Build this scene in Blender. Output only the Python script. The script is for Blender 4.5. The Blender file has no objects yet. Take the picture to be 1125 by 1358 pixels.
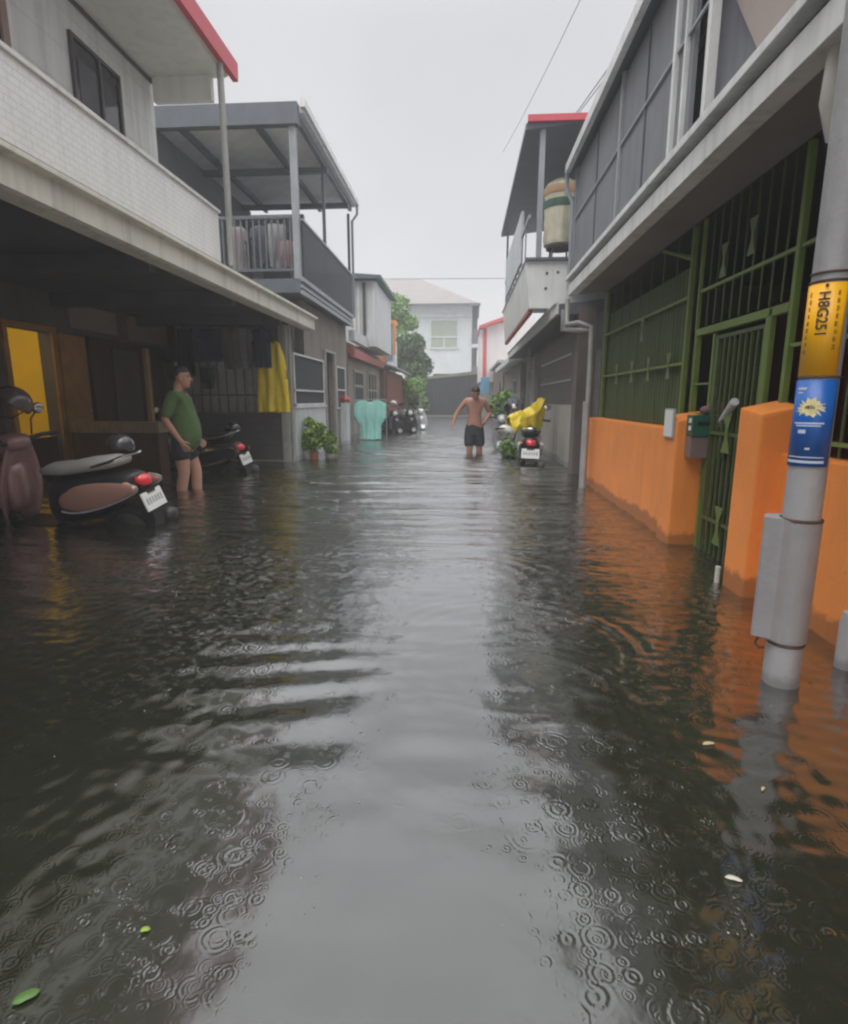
import bpy, bmesh, math, random
import numpy as np
from mathutils import Vector, Matrix, noise as mn
random.seed(7); np.random.seed(7)
S=bpy.context.scene; COL=S.collection
sin,cos,pi,R=math.sin,math.cos,math.pi,math.radians

# ------------------------------------------------------------------ materials
_mats={}
def nodes(name):
    m=bpy.data.materials.new(name); m.use_nodes=True
    nt=m.node_tree; b=nt.nodes['Principled BSDF']; return m,nt,b
def N(nt,t,**k):
    n=nt.nodes.new(t)
    for a,v in k.items(): setattr(n,a,v)
    return n
def L(nt,a,b): nt.links.new(a,b)
def mth(nt,op,a,b=None,c=None):
    n=N(nt,'ShaderNodeMath',operation=op)
    for i,v in enumerate((a,b,c)):
        if v is None: continue
        if isinstance(v,(int,float)): n.inputs[i].default_value=v
        else: L(nt,v,n.inputs[i])
    return n.outputs[0]
def mixc(nt,f,a,b,bt='MIX'):
    n=N(nt,'ShaderNodeMix',data_type='RGBA',blend_type=bt)
    if isinstance(f,(int,float)): n.inputs[0].default_value=f
    else: L(nt,f,n.inputs[0])
    for i,v in ((6,a),(7,b)):
        if isinstance(v,(tuple,list)): n.inputs[i].default_value=(*v[:3],1)
        else: L(nt,v,n.inputs[i])
    return n.outputs[2]
def mat(name,col,rough=.7,var=.18,scale=2.5,metal=0,bump=.0,bscale=60,streak=.0,spec=.5,coat=0,pat=None,alpha=None,sub=0,damp=None):
    """noise-varied paint / plaster / cloth; streak = vertical rain dirt; pat = tile / siding / corrugated / mesh pattern"""
    if name in _mats: return _mats[name]
    m,nt,b=nodes(name); tc=N(nt,'ShaderNodeTexCoord').outputs['Object']
    n1=N(nt,'ShaderNodeTexNoise'); n1.inputs['Scale'].default_value=scale; n1.inputs['Detail'].default_value=6; n1.inputs['Roughness'].default_value=.65
    L(nt,tc,n1.inputs['Vector'])
    lo=[c*(1-var) for c in col]; hi=[min(1,c*(1+var)) for c in col]
    rp=N(nt,'ShaderNodeMapRange'); rp.inputs[1].default_value=.3; rp.inputs[2].default_value=.7; L(nt,n1.outputs[0],rp.inputs[0])
    c=mixc(nt,rp.outputs[0],lo,hi)
    h=None
    sx=N(nt,'ShaderNodeSeparateXYZ'); L(nt,tc,sx.inputs[0])
    if streak:
        mp=N(nt,'ShaderNodeMapping'); mp.inputs['Scale'].default_value=(9,9,.7); L(nt,tc,mp.inputs[0])
        n2=N(nt,'ShaderNodeTexNoise'); n2.inputs['Scale'].default_value=1.3; n2.inputs['Detail'].default_value=5; L(nt,mp.outputs[0],n2.inputs['Vector'])
        r2=N(nt,'ShaderNodeMapRange'); r2.inputs[1].default_value=.48; r2.inputs[2].default_value=.75; r2.inputs[4].default_value=streak; L(nt,n2.outputs[0],r2.inputs[0])
        c=mixc(nt,r2.outputs[0],c,(.06,.055,.045))
    if pat:
        kind,size,dark=pat
        if kind=='tile':
            cv=N(nt,'ShaderNodeCombineXYZ'); L(nt,mth(nt,'ADD',sx.outputs[0],sx.outputs[1]),cv.inputs[0]); L(nt,sx.outputs[2],cv.inputs[1])
            br=N(nt,'ShaderNodeTexBrick'); L(nt,cv.outputs[0],br.inputs['Vector']); br.inputs['Scale'].default_value=1
            br.inputs['Brick Width'].default_value=size*2.2; br.inputs['Row Height'].default_value=size; br.inputs['Mortar Size'].default_value=size*.07; br.offset=0.5
            br.inputs['Mortar Smooth'].default_value=.3
            c=mixc(nt,mth(nt,'MULTIPLY',br.outputs['Fac'],dark),c,[x*.35 for x in col]); h=mth(nt,'SUBTRACT',1.0,br.outputs['Fac'])
        elif kind in('siding','corr','planks'):
            src=sx.outputs[2] if kind=='siding' else mth(nt,'ADD',sx.outputs[0],sx.outputs[1])
            f=mth(nt,'FRACT',mth(nt,'DIVIDE',src,size))
            if kind=='corr': h=mth(nt,'SINE',mth(nt,'MULTIPLY',f,2*pi))
            else:
                g=mth(nt,'LESS_THAN',f,.05); h=mth(nt,'SUBTRACT',1.0,g)
                c=mixc(nt,mth(nt,'MULTIPLY',g,dark),c,[x*.3 for x in col])
    if damp:
        nd=N(nt,'ShaderNodeTexNoise'); nd.inputs['Scale'].default_value=3.5; nd.inputs['Detail'].default_value=8; nd.inputs['Roughness'].default_value=.7; L(nt,tc,nd.inputs['Vector'])
        zz=mth(nt,'SUBTRACT',sx.outputs[2],mth(nt,'MULTIPLY_ADD',nd.outputs[0],damp[1],damp[0]-damp[1]*.5))
        md_=N(nt,'ShaderNodeMapRange'); md_.inputs[1].default_value=-.012; md_.inputs[2].default_value=.02; md_.inputs[3].default_value=damp[2]; md_.inputs[4].default_value=0; L(nt,zz,md_.inputs[0])
        c=mixc(nt,md_.outputs[0],c,[x*.35+.01 for x in col])
        ne=N(nt,'ShaderNodeTexNoise'); ne.inputs['Scale'].default_value=38; ne.inputs['Detail'].default_value=4; L(nt,tc,ne.inputs['Vector'])
        me_=N(nt,'ShaderNodeMapRange'); me_.inputs[1].default_value=.68; me_.inputs[2].default_value=.72; me_.inputs[4].default_value=.5; L(nt,ne.outputs[0],me_.inputs[0])
        c=mixc(nt,me_.outputs[0],c,[x*.5+.05 for x in col])
    L(nt,c,b.inputs['Base Color'])
    b.inputs['Metallic'].default_value=metal
    rr=mth(nt,'MULTIPLY_ADD',n1.outputs[0],.3*rough,rough*.85); L(nt,rr,b.inputs['Roughness'])
    b.inputs['Specular IOR Level'].default_value=spec; b.inputs['Coat Weight'].default_value=coat; b.inputs['Coat Roughness'].default_value=.12
    if sub: b.inputs['Subsurface Weight'].default_value=sub; b.inputs['Subsurface Radius'].default_value=(.02,.008,.004)
    if bump or h is not None:
        n3=N(nt,'ShaderNodeTexNoise'); n3.inputs['Scale'].default_value=bscale; n3.inputs['Detail'].default_value=3; L(nt,tc,n3.inputs['Vector'])
        hh=mth(nt,'MULTIPLY',n3.outputs[0],bump)
        if h is not None: hh=mth(nt,'ADD',hh,h)
        bp=N(nt,'ShaderNodeBump'); bp.inputs['Strength'].default_value=.6; bp.inputs['Distance'].default_value=.004; L(nt,hh,bp.inputs['Height']); L(nt,bp.outputs[0],b.inputs['Normal'])
    if alpha is not None:
        tr=N(nt,'ShaderNodeBsdfTransparent'); mx=N(nt,'ShaderNodeMixShader'); mx.inputs[0].default_value=alpha
        out=nt.nodes['Material Output']; L(nt,tr.outputs[0],mx.inputs[1]); L(nt,b.outputs[0],mx.inputs[2]); L(nt,mx.outputs[0],out.inputs[0])
    _mats[name]=m; return m

# ------------------------------------------------------------------ mesh builder
OFF=Vector((0,0,0))
class MB:
    def __init__(s): s.v=[]; s.f=[]
    def add(s,vs,fs):
        o=len(s.v); s.v+=[tuple(p) for p in vs]; s.f+=[tuple(o+i for i in f) for f in fs]; return s
    def box(s,x0,x1,y0,y1,z0,z1):
        if x0>x1:x0,x1=x1,x0
        if y0>y1:y0,y1=y1,y0
        if z0>z1:z0,z1=z1,z0
        return s.add([(x0,y0,z0),(x1,y0,z0),(x1,y1,z0),(x0,y1,z0),(x0,y0,z1),(x1,y0,z1),(x1,y1,z1),(x0,y1,z1)],
              [(0,3,2,1),(4,5,6,7),(0,1,5,4),(1,2,6,5),(2,3,7,6),(3,0,4,7)])
    def prism(s,poly,a0,a1,axis='y'):
        """poly = points in the two other axes; extruded a0..a1"""
        n=len(poly)
        def mk(p,a): return {'y':(p[0],a,p[1]),'x':(a,p[0],p[1]),'z':(p[0],p[1],a)}[axis]
        return s.add([mk(p,a0) for p in poly]+[mk(p,a1) for p in poly],
              [tuple(range(n-1,-1,-1)),tuple(range(n,2*n))]+[(i,(i+1)%n,n+(i+1)%n,n+i) for i in range(n)])
    def tube(s,pts,r,n=8,cap=True):
        pts=[Vector(p) for p in pts]; rs=r if isinstance(r,(list,tuple)) else [r]*len(pts)
        vs=[];fs=[]; up=None
        for i,p in enumerate(pts):
            d=(pts[min(i+1,len(pts)-1)]-pts[max(i-1,0)]).normalized()
            if up is None:
                up=Vector((0,0,1)) if abs(d.z)<.9 else Vector((1,0,0))
            a=d.cross(up).normalized(); b=d.cross(a).normalized(); up=-b if False else up
            for k in range(n):
                t=2*pi*k/n; vs.append(p+a*rs[i]*cos(t)+b*rs[i]*sin(t))
        for i in range(len(pts)-1):
            for k in range(n): fs.append((i*n+k,i*n+(k+1)%n,(i+1)*n+(k+1)%n,(i+1)*n+k))
        if cap: fs+= [tuple(range(n-1,-1,-1)),tuple(range((len(pts)-1)*n,len(pts)*n))]
        return s.add(vs,fs)
    def lathe(s,prof,c=(0,0,0),n=20,axis='z',sx=1,sy=1):
        vs=[];fs=[]
        for r,z in prof:
            for k in range(n):
                t=2*pi*k/n; a,b=r*cos(t)*sx,r*sin(t)*sy
                vs.append({'z':(c[0]+a,c[1]+b,c[2]+z),'x':(c[0]+z,c[1]+a,c[2]+b),'y':(c[0]+a,c[1]+z,c[2]+b)}[axis])
        m=len(prof)
        for i in range(m-1):
            for k in range(n): fs.append((i*n+k,i*n+(k+1)%n,(i+1)*n+(k+1)%n,(i+1)*n+k))
        if prof[0][0]>1e-6: fs.append(tuple(range(n-1,-1,-1)))
        if prof[-1][0]>1e-6: fs.append(tuple(range((m-1)*n,m*n)))
        return s.add(vs,fs)
    def ell(s,c,r,n=16,m=10,rot=None,z0=-1,z1=1):
        vs=[];fs=[]
        for i in range(m+1):
            z=z0+(z1-z0)*i/m
            a=math.asin(max(-1,min(1,z))) if not(z0==-1 and z1==1) else -pi/2+pi*i/m
            for k in range(n):
                t=2*pi*k/n; v=Vector((r[0]*cos(a)*cos(t),r[1]*cos(a)*sin(t),r[2]*sin(a)))
                if rot: v=rot@v
                vs.append(v+Vector(c))
        for i in range(m):
            for k in range(n): fs.append((i*n+k,i*n+(k+1)%n,(i+1)*n+(k+1)%n,(i+1)*n+k))
        fs+=[tuple(range(n-1,-1,-1)),tuple(range(m*n,(m+1)*n))]
        return s.add(vs,fs)
    def loft(s,secs,n=16,pw=2.6,axis='y'):
        """secs: (along, c1, c2, h1, h2) superellipse sections"""
        vs=[];fs=[]
        for a,c1,c2,h1,h2 in secs:
            for k in range(n):
                t=2*pi*k/n; q=lambda w:math.copysign(abs(w)**(2/pw),w)
                u,v=c1+h1*q(cos(t)),c2+h2*q(sin(t))
                vs.append({'y':(u,a,v),'x':(a,u,v),'z':(u,v,a)}[axis])
        m=len(secs)
        for i in range(m-1):
            for k in range(n): fs.append((i*n+k,i*n+(k+1)%n,(i+1)*n+(k+1)%n,(i+1)*n+k))
        fs+=[tuple(range(n-1,-1,-1)),tuple(range((m-1)*n,m*n))]
        return s.add(vs,fs)
    def xf(s,M,i0=0):
        s.v[i0:]=[tuple(M@Vector(p)) for p in s.v[i0:]]; return s
    def build(s,name,m,parent=None,smooth=False,bev=0,loc=None,fix=True):
        o0=Vector((0,0,0))
        if parent is not None: o0=Vector(parent.get('_o',(0,0,0)))
        elif loc is not None: o0=Vector(loc)
        me=bpy.data.meshes.new(name); me.from_pydata([tuple(Vector(p)-o0) for p in s.v],[],s.f)
        if fix:
            bm=bmesh.new(); bm.from_mesh(me); bmesh.ops.recalc_face_normals(bm,faces=bm.faces)
            if bev: bmesh.ops.bevel(bm,geom=[e for e in bm.edges if len(e.link_faces)==2 and e.calc_face_angle(0)>.5],offset=bev,segments=2,affect='EDGES',profile=.7,clamp_overlap=True)
            bm.to_mesh(me); bm.free()
        if smooth:
            for p in me.polygons: p.use_smooth=True
            if smooth!='all': me.set_sharp_from_angle(angle=R(40))
        me.materials.append(m); o=bpy.data.objects.new(name,me); COL.objects.link(o)
        if parent is not None: o.parent=parent; o['_o']=tuple(o0)
        elif loc is not None: o.location=o0; o['_o']=tuple(o0)
        return o
def tag(o,label=None,cat=None,group=None,kind=None):
    if label:o['label']=label
    if cat:o['category']=cat
    if group:o['group']=group
    if kind:o['kind']=kind
    return o
def thing(name,label,cat,loc=(0,0,0),group=None,local=False,rz=0):
    """Empty at the base; parts are given in scene coordinates unless local"""
    o=bpy.data.objects.new(name,None); COL.objects.link(o); o.empty_display_size=.2
    o.location=loc; o.rotation_euler.z=rz; o['_o']=(0,0,0) if local else tuple(loc)
    return tag(o,label,cat,group)
def copy_tree(o,parent=None):
    c=o.copy(); COL.objects.link(c)
    if parent is not None: c.parent=parent
    for ch in list(o.children): copy_tree(ch,c)
    return c
def B(*a): return MB().box(*a)

# ------------------------------------------------------------------ palette
white_wall=mat('white_painted_siding',(.78,.79,.77),.6,.1,1.5,streak=.22,pat=('siding',.31,.16),bump=.4)
white_tile=mat('white_mosaic_tile',(.80,.80,.78),.35,.06,2,streak=.12,pat=('tile',.045,.28))
soffit_m=mat('cream_soffit_board',(.80,.80,.74),.7,.08,1.2,streak=.12)
fascia_m=mat('cream_gutter_metal',(.78,.76,.66),.5,.08,2,streak=.3,bump=.4)
red_metal=mat('red_roof_metal',(.62,.09,.12),.45,.1,3,streak=.1)
post_m=mat('grey_painted_post',(.36,.36,.34),.5,.15,6,streak=.4)
dark_plaster=mat('grimy_grey_plaster',(.26,.25,.235),.85,.25,1.6,streak=.4,bump=1)
concrete=mat('rough_concrete',(.28,.275,.26),.9,.25,3,streak=.3,bump=1.5)
slate_metal=mat('slate_blue_steel',(.115,.135,.16),.45,.12,3,streak=.2)
slate_light=mat('pale_slate_steel',(.30,.325,.35),.45,.12,3,streak=.2)
screen_dark=mat('dark_mesh_screen',(.055,.065,.075),.7,.15,5,alpha=.88,bump=1,bscale=300)
window_m=mat('dark_window_glass',(.05,.055,.07),.08,.2,4,spec=.8)
frame_dark=mat('dark_window_frame',(.09,.085,.09),.45,.1)
frame_pink=mat('brown_pink_frame',(.33,.22,.18),.6,.15)
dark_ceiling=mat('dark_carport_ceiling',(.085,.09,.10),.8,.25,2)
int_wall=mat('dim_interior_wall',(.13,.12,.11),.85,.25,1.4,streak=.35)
brown_wood=mat('dark_brown_wood',(.07,.038,.022),.55,.3,4,pat=('planks',.22,.7))
yellow_wall=mat('yellow_interior_wall',(.86,.68,.04),.7,.08,2)
honey_wood=mat('honey_wood',(.36,.19,.05),.5,.2,5)
pale_wood=mat('weathered_wood',(.20,.155,.10),.75,.3,6,pat=('planks',.14,.6))
grey_metal=mat('grey_metal',(.42,.43,.44),.4,.12,6,metal=.3,streak=.2)
fascia_r=mat('pale_grey_gutter_metal',(.74,.75,.74),.42,.12,3,streak=.32,bump=.3)
r_soffit=mat('grey_porch_soffit',(.20,.195,.19),.8,.15,1.5)
screen_grey=mat('grey_insect_screen',(.27,.28,.30),.75,.12,2,alpha=.85,streak=.25,bump=1,bscale=260)
orange=mat('orange_masonry_paint',(.84,.27,.05),.62,.10,2.2,streak=.12,bump=1.1,bscale=45,damp=(.45,.24,.8))
green_paint=mat('green_painted_steel',(.15,.22,.05),.45,.15,8,streak=.15)
green_panel=mat('green_corrugated_sheet',(.05,.085,.022),.6,.2,3,pat=('corr',.07,0),alpha=.93)
red_door=mat('dark_red_door',(.14,.022,.014),.5,.2,4)
pole_m=mat('galvanised_pole_paint',(.35,.35,.36),.5,.12,5,streak=.4,bump=.8,damp=(.40,.10,.6))
guard_m=mat('cable_guard_paint',(.28,.28,.29),.5,.12,4,streak=.35,bump=.8)
rust=mat('rusty_band',(.09,.055,.04),.8,.3,30)
yellow_sign=mat('yellow_sign_vinyl',(.85,.42,.0),.4,.05)
blue_sign=mat('blue_poster_vinyl',(.012,.11,.42),.35,.12,14)
black=mat('black_plastic',(.018,.018,.02),.4,.1)
black_ink=mat('black_ink',(.05,.035,.02),.6,.1)
white_ink=mat('white_ink',(.6,.66,.78),.5,.1,30)
cream_ink=mat('pale_yellow_ink',(.80,.70,.36),.5,.25,40)
rubber=mat('tyre_rubber',(.02,.02,.02),.8,.1)
chrome=mat('chrome',(.75,.75,.75),.12,.05,metal=1)
plate_m=mat('white_plate_metal',(.72,.74,.72),.35,.06)
red_lens=mat('red_lamp_lens',(.75,.03,.045),.2,.08,20,coat=.6)
leaf_green=mat('bush_leaves',(.20,.32,.07),.5,.6,14)
leaf_light=mat('light_tree_leaves',(.20,.34,.10),.5,.45,1.6)
leaf_dark=mat('dark_tree_leaves',(.075,.14,.05),.5,.6,1.6)
bark=mat('bark',(.10,.075,.05),.9,.3,8,bump=3)
skin=mat('skin',(.50,.27,.19),.55,.08,8,sub=.1)
skin_tan=mat('tanned_skin',(.42,.215,.15),.55,.1,8,sub=.1)
hair_m=mat('black_hair',(.018,.015,.014),.6,.3,50)
green_shirt=mat('green_cotton',(.085,.15,.05),.85,.15,14,bump=1,bscale=30)
navy=mat('navy_cloth',(.022,.026,.036),.85,.2,9,bump=1,bscale=30)
yellow_coat=mat('yellow_rain_vinyl',(.80,.60,.03),.38,.1,8,bump=1.5,bscale=14)
aqua=mat('aqua_cloth',(.38,.80,.72),.75,.08,6,bump=1,bscale=18)
cement_light=mat('light_cement_render',(.40,.385,.35),.85,.15,1.6,streak=.4,bump=1.5,damp=(.44,.25,.6))
taupe_wall=mat('taupe_cement_wall',(.27,.245,.22),.85,.2,1.3,streak=.4,bump=1.5,damp=(.48,.3,.6))
white_low=mat('white_low_wall_paint',(.62,.66,.68),.6,.1,2,streak=.3,damp=(.42,.2,.5))
far_white=mat('pale_blue_white_render',(.66,.69,.70),.7,.06,1,streak=.15)
far_roof=mat('brown_grey_roof_tiles',(.26,.24,.235),.7,.12,1.5,pat=('siding',.35,.35))
curtain=mat('pale_curtain',(.36,.41,.33),.7,.1,3,pat=('planks',.3,.25))
tank_blue=mat('stainless_tank',(.66,.62,.47),.4,.15,5,metal=.2,streak=.25)
pot_white=mat('white_glazed_pot',(.58,.57,.52),.5,.12,6,streak=.2)
terracotta=mat('terracotta',(.22,.085,.045),.8,.2,8)

# ------------------------------------------------------------------ ground, water
tag(B(-120,120,-30,160,-.40,-.36).build('road',mat('wet_asphalt',(.05,.05,.05),.5,.3,8)),kind='structure')
def water():
    # spacing grows away from the place where the ripples are fine
    def axis(lo,hi,dense0,dense1,step,g):
        a=[dense0]
        while a[-1]<dense1: a.append(a[-1]+step)
        s=step
        b=[a[0]]
        while b[-1]>lo: s*=g; b.append(b[-1]-s)
        s=step
        while a[-1]<hi: s*=g; a.append(a[-1]+s)
        return np.array(b[::-1][:-1]+a)
    xs=axis(-120,120,-2.4,2.0,.0125,1.06)
    ys=[.0]; 
    while ys[-1]<160:
        y=ys[-1]; ys.append(y+max(.0105,.0052*y if y<12 else .0052*12+(y-12)*.03))
    ys=np.array([-30,-10,-4,-2,-1,-.5,-.2]+ys)
    X,Y=np.meshgrid(xs,ys)
    Z=np.zeros_like(X)
    rs=np.random.RandomState(3)
    def noise(x,y,s,k=8):
        o=np.zeros_like(x)
        for _ in range(k):
            a=rs.rand()*2*pi; f=s*(.5+rs.rand()); o+=np.sin(f*(cos(a)*x+sin(a)*y)+rs.rand()*6.3)
        return o/math.sqrt(k/2)
    def train(lam,ang,A,wob,env):
        k=2*pi/lam; ph=k*(X*sin(ang)+Y*cos(ang))+wob*noise(X,Y,1.3)
        return A*np.sin(ph)*env
    fade=1/(1+np.exp((Y-45)/8))
    # long street-wide ripples, crests across the alley
    e1=.5+.5*np.tanh(noise(X,Y,.9)+.2)
    far=1/(1+np.exp(-(Y-4.6)*1.1))
    Z+=train(.52,.05,.0072,.9,e1*far*fade)
    Z+=train(.33,-.12,.0056,1.1,(.4+.6*np.abs(noise(X,Y,1.2)))*(.12+far)*fade)
    Z+=train(.21,.2,.0028,1.2,(.3+.7*np.abs(noise(X,Y,2.2)))*(.15+far)*fade)
    Z+=train(.95,.0,.0034,.8,far*fade)
    # the wader's wake: slanting crests on the left, arcs on the right
    env=np.exp(-((Y-1.75)/.48)**2)*np.exp(-((X+.72)/.5)**2)
    ph=2*pi/.215*(Y*.985-(X+.4)*.14+.05*noise(X,Y,2.6)+.035*noise(X,Y,6))
    Z+=.0050*np.sin(ph)*env*(1+.55*noise(X,Y,3))
    for cx,cy,rad,w,lam,A in ((.18,2.25,.50,.12,.085,.0018),(.15,1.75,.5,.12,.07,.0008),(.3,1.25,.36,.09,.05,.0005),(-.15,3.0,.7,.2,.11,.0012)):
        r=np.hypot(X-cx,Y-cy); an=np.arctan2(Y-cy,X-cx)
        Z+=A*np.exp(-((r-rad)/w)**2)*np.sin(2*pi*r/lam)*(.25+.75*np.exp(-((an-.35)/1.0)**2))
    # faint chop everywhere
    Z+=.0010*noise(X,Y,22,14)*(.5+.5*np.tanh(noise(X,Y,2)))*fade
    Z+=.00028*noise(X,Y,48,18)*fade/(1+np.maximum(Y-5,0)*.4)
    side=np.clip((np.abs(X+.05)-.35)/.5,0,1)*(Y<4)*np.exp(-np.maximum(0,np.abs(X)-1.4))
    Z+=side*.0007*noise(X,Y,75,24)
    # rings round drops that fell, geometric ones near the camera
    for _ in range(60):
        cy=.55+3.6*rs.rand()**1.3; cx=rs.uniform(-.95,.62)*cy*.75-.05
        rad=rs.uniform(.008,.075)*(.4+.3*cy); lam=rs.uniform(.017,.030); A=rs.uniform(.0003,.0009)*(1-.6*min(1,rad/.085))
        if abs(cx+.05)<.3 and rs.rand()<.75: continue
        ix=np.searchsorted(xs,[cx-rad-.06,cx+rad+.06]); iy=np.searchsorted(ys,[cy-rad-.06,cy+rad+.06])
        sl=(slice(iy[0],iy[1]),slice(ix[0],ix[1])); r=np.hypot(X[sl]-cx,Y[sl]-cy)
        an=np.arctan2(Y[sl]-cy,X[sl]-cx); Z[sl]+=A*np.exp(-((r-rad)/(lam*.95))**2)*np.cos(2*pi*(r-rad)/lam)*(.55+.45*np.cos(an+rs.uniform(0,6.3)))
    ny,nx=X.shape; co=np.stack([X,Y,Z],-1).reshape(-1,3).astype(np.float32)
    i=np.arange(ny*nx).reshape(ny,nx); q=np.stack([i[:-1,:-1],i[:-1,1:],i[1:,1:],i[1:,:-1]],-1).reshape(-1,4)
    me=bpy.data.meshes.new('flood_water'); me.vertices.add(len(co)); me.vertices.foreach_set('co',co.ravel())
    me.loops.add(q.size); me.loops.foreach_set('vertex_index',q.ravel().astype(np.int32))
    me.polygons.add(len(q)); me.polygons.foreach_set('loop_start',np.arange(0,q.size,4,dtype=np.int32)); me.polygons.foreach_set('loop_total',np.full(len(q),4,dtype=np.int32))
    me.polygons.foreach_set('use_smooth',np.ones(len(q),dtype=bool)); me.update(); me.validate()
    m,nt,b=nodes('murky_flood_water'); tc=N(nt,'ShaderNodeTexCoord').outputs['Object']
    n1=N(nt,'ShaderNodeTexNoise'); n1.inputs['Scale'].default_value=.8; n1.inputs['Detail'].default_value=5; L(nt,tc,n1.inputs['Vector'])
    L(nt,mixc(nt,n1.outputs[0],(.014,.016,.010),(.028,.030,.019)),b.inputs['Base Color'])
    b.inputs['Roughness'].default_value=.6; b.inputs['Specular IOR Level'].default_value=0
    hs=None
    dn=N(nt,'ShaderNodeTexNoise'); dn.inputs['Scale'].default_value=14; dn.inputs['Detail'].default_value=2; L(nt,tc,dn.inputs['Vector'])
    va=N(nt,'ShaderNodeVectorMath',operation='MULTIPLY_ADD'); L(nt,dn.outputs['Color'],va.inputs[0]); va.inputs[1].default_value=(.012,.012,0); L(nt,tc,va.inputs[2]); tcd=va.outputs[0]
    br=N(nt,'ShaderNodeTexNoise'); br.inputs['Scale'].default_value=17; br.inputs['Detail'].default_value=1; L(nt,tc,br.inputs['Vector'])
    brk=N(nt,'ShaderNodeMapRange'); brk.inputs[1].default_value=.33; brk.inputs[2].default_value=.55; L(nt,br.outputs[0],brk.inputs[0])
    for sc,w,amp,seed in ((8,.11,1.0,.3),(12.5,.12,1.2,2.1),(19,.14,1.3,5.7),(29,.16,1.3,9.3),(15,.12,1.2,13.3)):
        mp=N(nt,'ShaderNodeMapping'); mp.inputs['Location'].default_value=(seed,seed*1.7,0); L(nt,tcd,mp.inputs[0])
        vo=N(nt,'ShaderNodeTexVoronoi',voronoi_dimensions='2D'); vo.inputs['Scale'].default_value=sc; L(nt,mp.outputs[0],vo.inputs['Vector'])
        sp=N(nt,'ShaderNodeSeparateColor'); L(nt,vo.outputs['Color'],sp.inputs[0])
        d=mth(nt,'SUBTRACT',vo.outputs['Distance'],mth(nt,'MULTIPLY',sp.outputs[0],.42))
        g=mth(nt,'EXPONENT',mth(nt,'MULTIPLY',mth(nt,'POWER',mth(nt,'ABSOLUTE',mth(nt,'DIVIDE',d,w)),2.0),-1.0))
        ring=mth(nt,'MULTIPLY',g,mth(nt,'COSINE',mth(nt,'MULTIPLY',d,2*pi/(w*1.25))))
        on=mth(nt,'MULTIPLY',mth(nt,'GREATER_THAN',sp.outputs[1],.25),mth(nt,'SUBTRACT',1.15,sp.outputs[0]))
        t=mth(nt,'MULTIPLY',mth(nt,'MULTIPLY',ring,on),amp/sc*3)
        hs=t if hs is None else mth(nt,'ADD',hs,t)
    # drops are thinner in the calm strip the wader has just crossed
    n2=N(nt,'ShaderNodeTexNoise'); n2.inputs['Scale'].default_value=1.1; L(nt,tc,n2.inputs['Vector'])
    r2=N(nt,'ShaderNodeMapRange'); r2.inputs[1].default_value=.4; r2.inputs[2].default_value=.62; r2.inputs[3].default_value=.25; L(nt,n2.outputs[0],r2.inputs[0])
    hs=mth(nt,'MULTIPLY',mth(nt,'MULTIPLY',hs,r2.outputs[0]),brk.outputs[0])
    # the strip in mid lane is calmer
    sxx=N(nt,'ShaderNodeSeparateXYZ'); L(nt,tc,sxx.inputs[0])
    cx=mth(nt,'ABSOLUTE',mth(nt,'ADD',sxx.outputs[0],.06)); cm=N(nt,'ShaderNodeMapRange'); cm.inputs[1].default_value=.12; cm.inputs[2].default_value=.38; cm.inputs[3].default_value=.35; L(nt,cx,cm.inputs[0])
    hs=mth(nt,'MULTIPLY',hs,cm.outputs[0])
    gy=N(nt,'ShaderNodeMapRange'); gy.inputs[1].default_value=.8; gy.inputs[2].default_value=4; gy.inputs[3].default_value=.7; gy.inputs[4].default_value=2.6; L(nt,sxx.outputs[1],gy.inputs[0]); hs=mth(nt,'MULTIPLY',hs,gy.outputs[0])
    # wind chop that only matters away from the camera
    mq=N(nt,'ShaderNodeMapping'); mq.inputs['Scale'].default_value=(.14,1,1); L(nt,tc,mq.inputs[0])
    n5=N(nt,'ShaderNodeTexNoise'); n5.inputs['Scale'].default_value=9; n5.inputs['Detail'].default_value=3; L(nt,mq.outputs[0],n5.inputs['Vector'])
    fy=N(nt,'ShaderNodeMapRange'); fy.inputs[1].default_value=2.5; fy.inputs[2].default_value=9; fy.inputs[3].default_value=0; fy.inputs[4].default_value=22; L(nt,sxx.outputs[1],fy.inputs[0])
    hs=mth(nt,'ADD',hs,mth(nt,'MULTIPLY',n5.outputs[0],fy.outputs[0]))
    n3=N(nt,'ShaderNodeTexNoise'); n3.inputs['Scale'].default_value=26; n3.inputs['Detail'].default_value=2; L(nt,tc,n3.inputs['Vector'])
    hs=mth(nt,'ADD',hs,mth(nt,'MULTIPLY',n3.outputs[0],.16))
    bp=N(nt,'ShaderNodeBump'); bp.inputs['Strength'].default_value=1; bp.inputs['Distance'].default_value=.0022; L(nt,hs,bp.inputs['Height']); L(nt,bp.outputs[0],b.inputs['Normal'])
    gl=N(nt,'ShaderNodeBsdfGlossy'); gl.inputs['Roughness'].default_value=.13; gl.inputs['Color'].default_value=(.97,.98,1,1); L(nt,bp.outputs[0],gl.inputs['Normal'])
    ge=N(nt,'ShaderNodeNewGeometry'); dt=N(nt,'ShaderNodeVectorMath',operation='DOT_PRODUCT'); L(nt,ge.outputs['Incoming'],dt.inputs[0]); L(nt,bp.outputs[0],dt.inputs[1])
    om=mth(nt,'SUBTRACT',1.0,mth(nt,'MINIMUM',mth(nt,'ABSOLUTE',dt.outputs['Value']),1.0))
    fr=mth(nt,'MULTIPLY_ADD',mth(nt,'POWER',om,1.85),.90,.085)
    mxw=N(nt,'ShaderNodeMixShader'); L(nt,fr,mxw.inputs[0]); L(nt,b.outputs[0],mxw.inputs[1]); L(nt,gl.outputs[0],mxw.inputs[2]); L(nt,mxw.outputs[0],nt.nodes['Material Output'].inputs[0])
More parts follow.
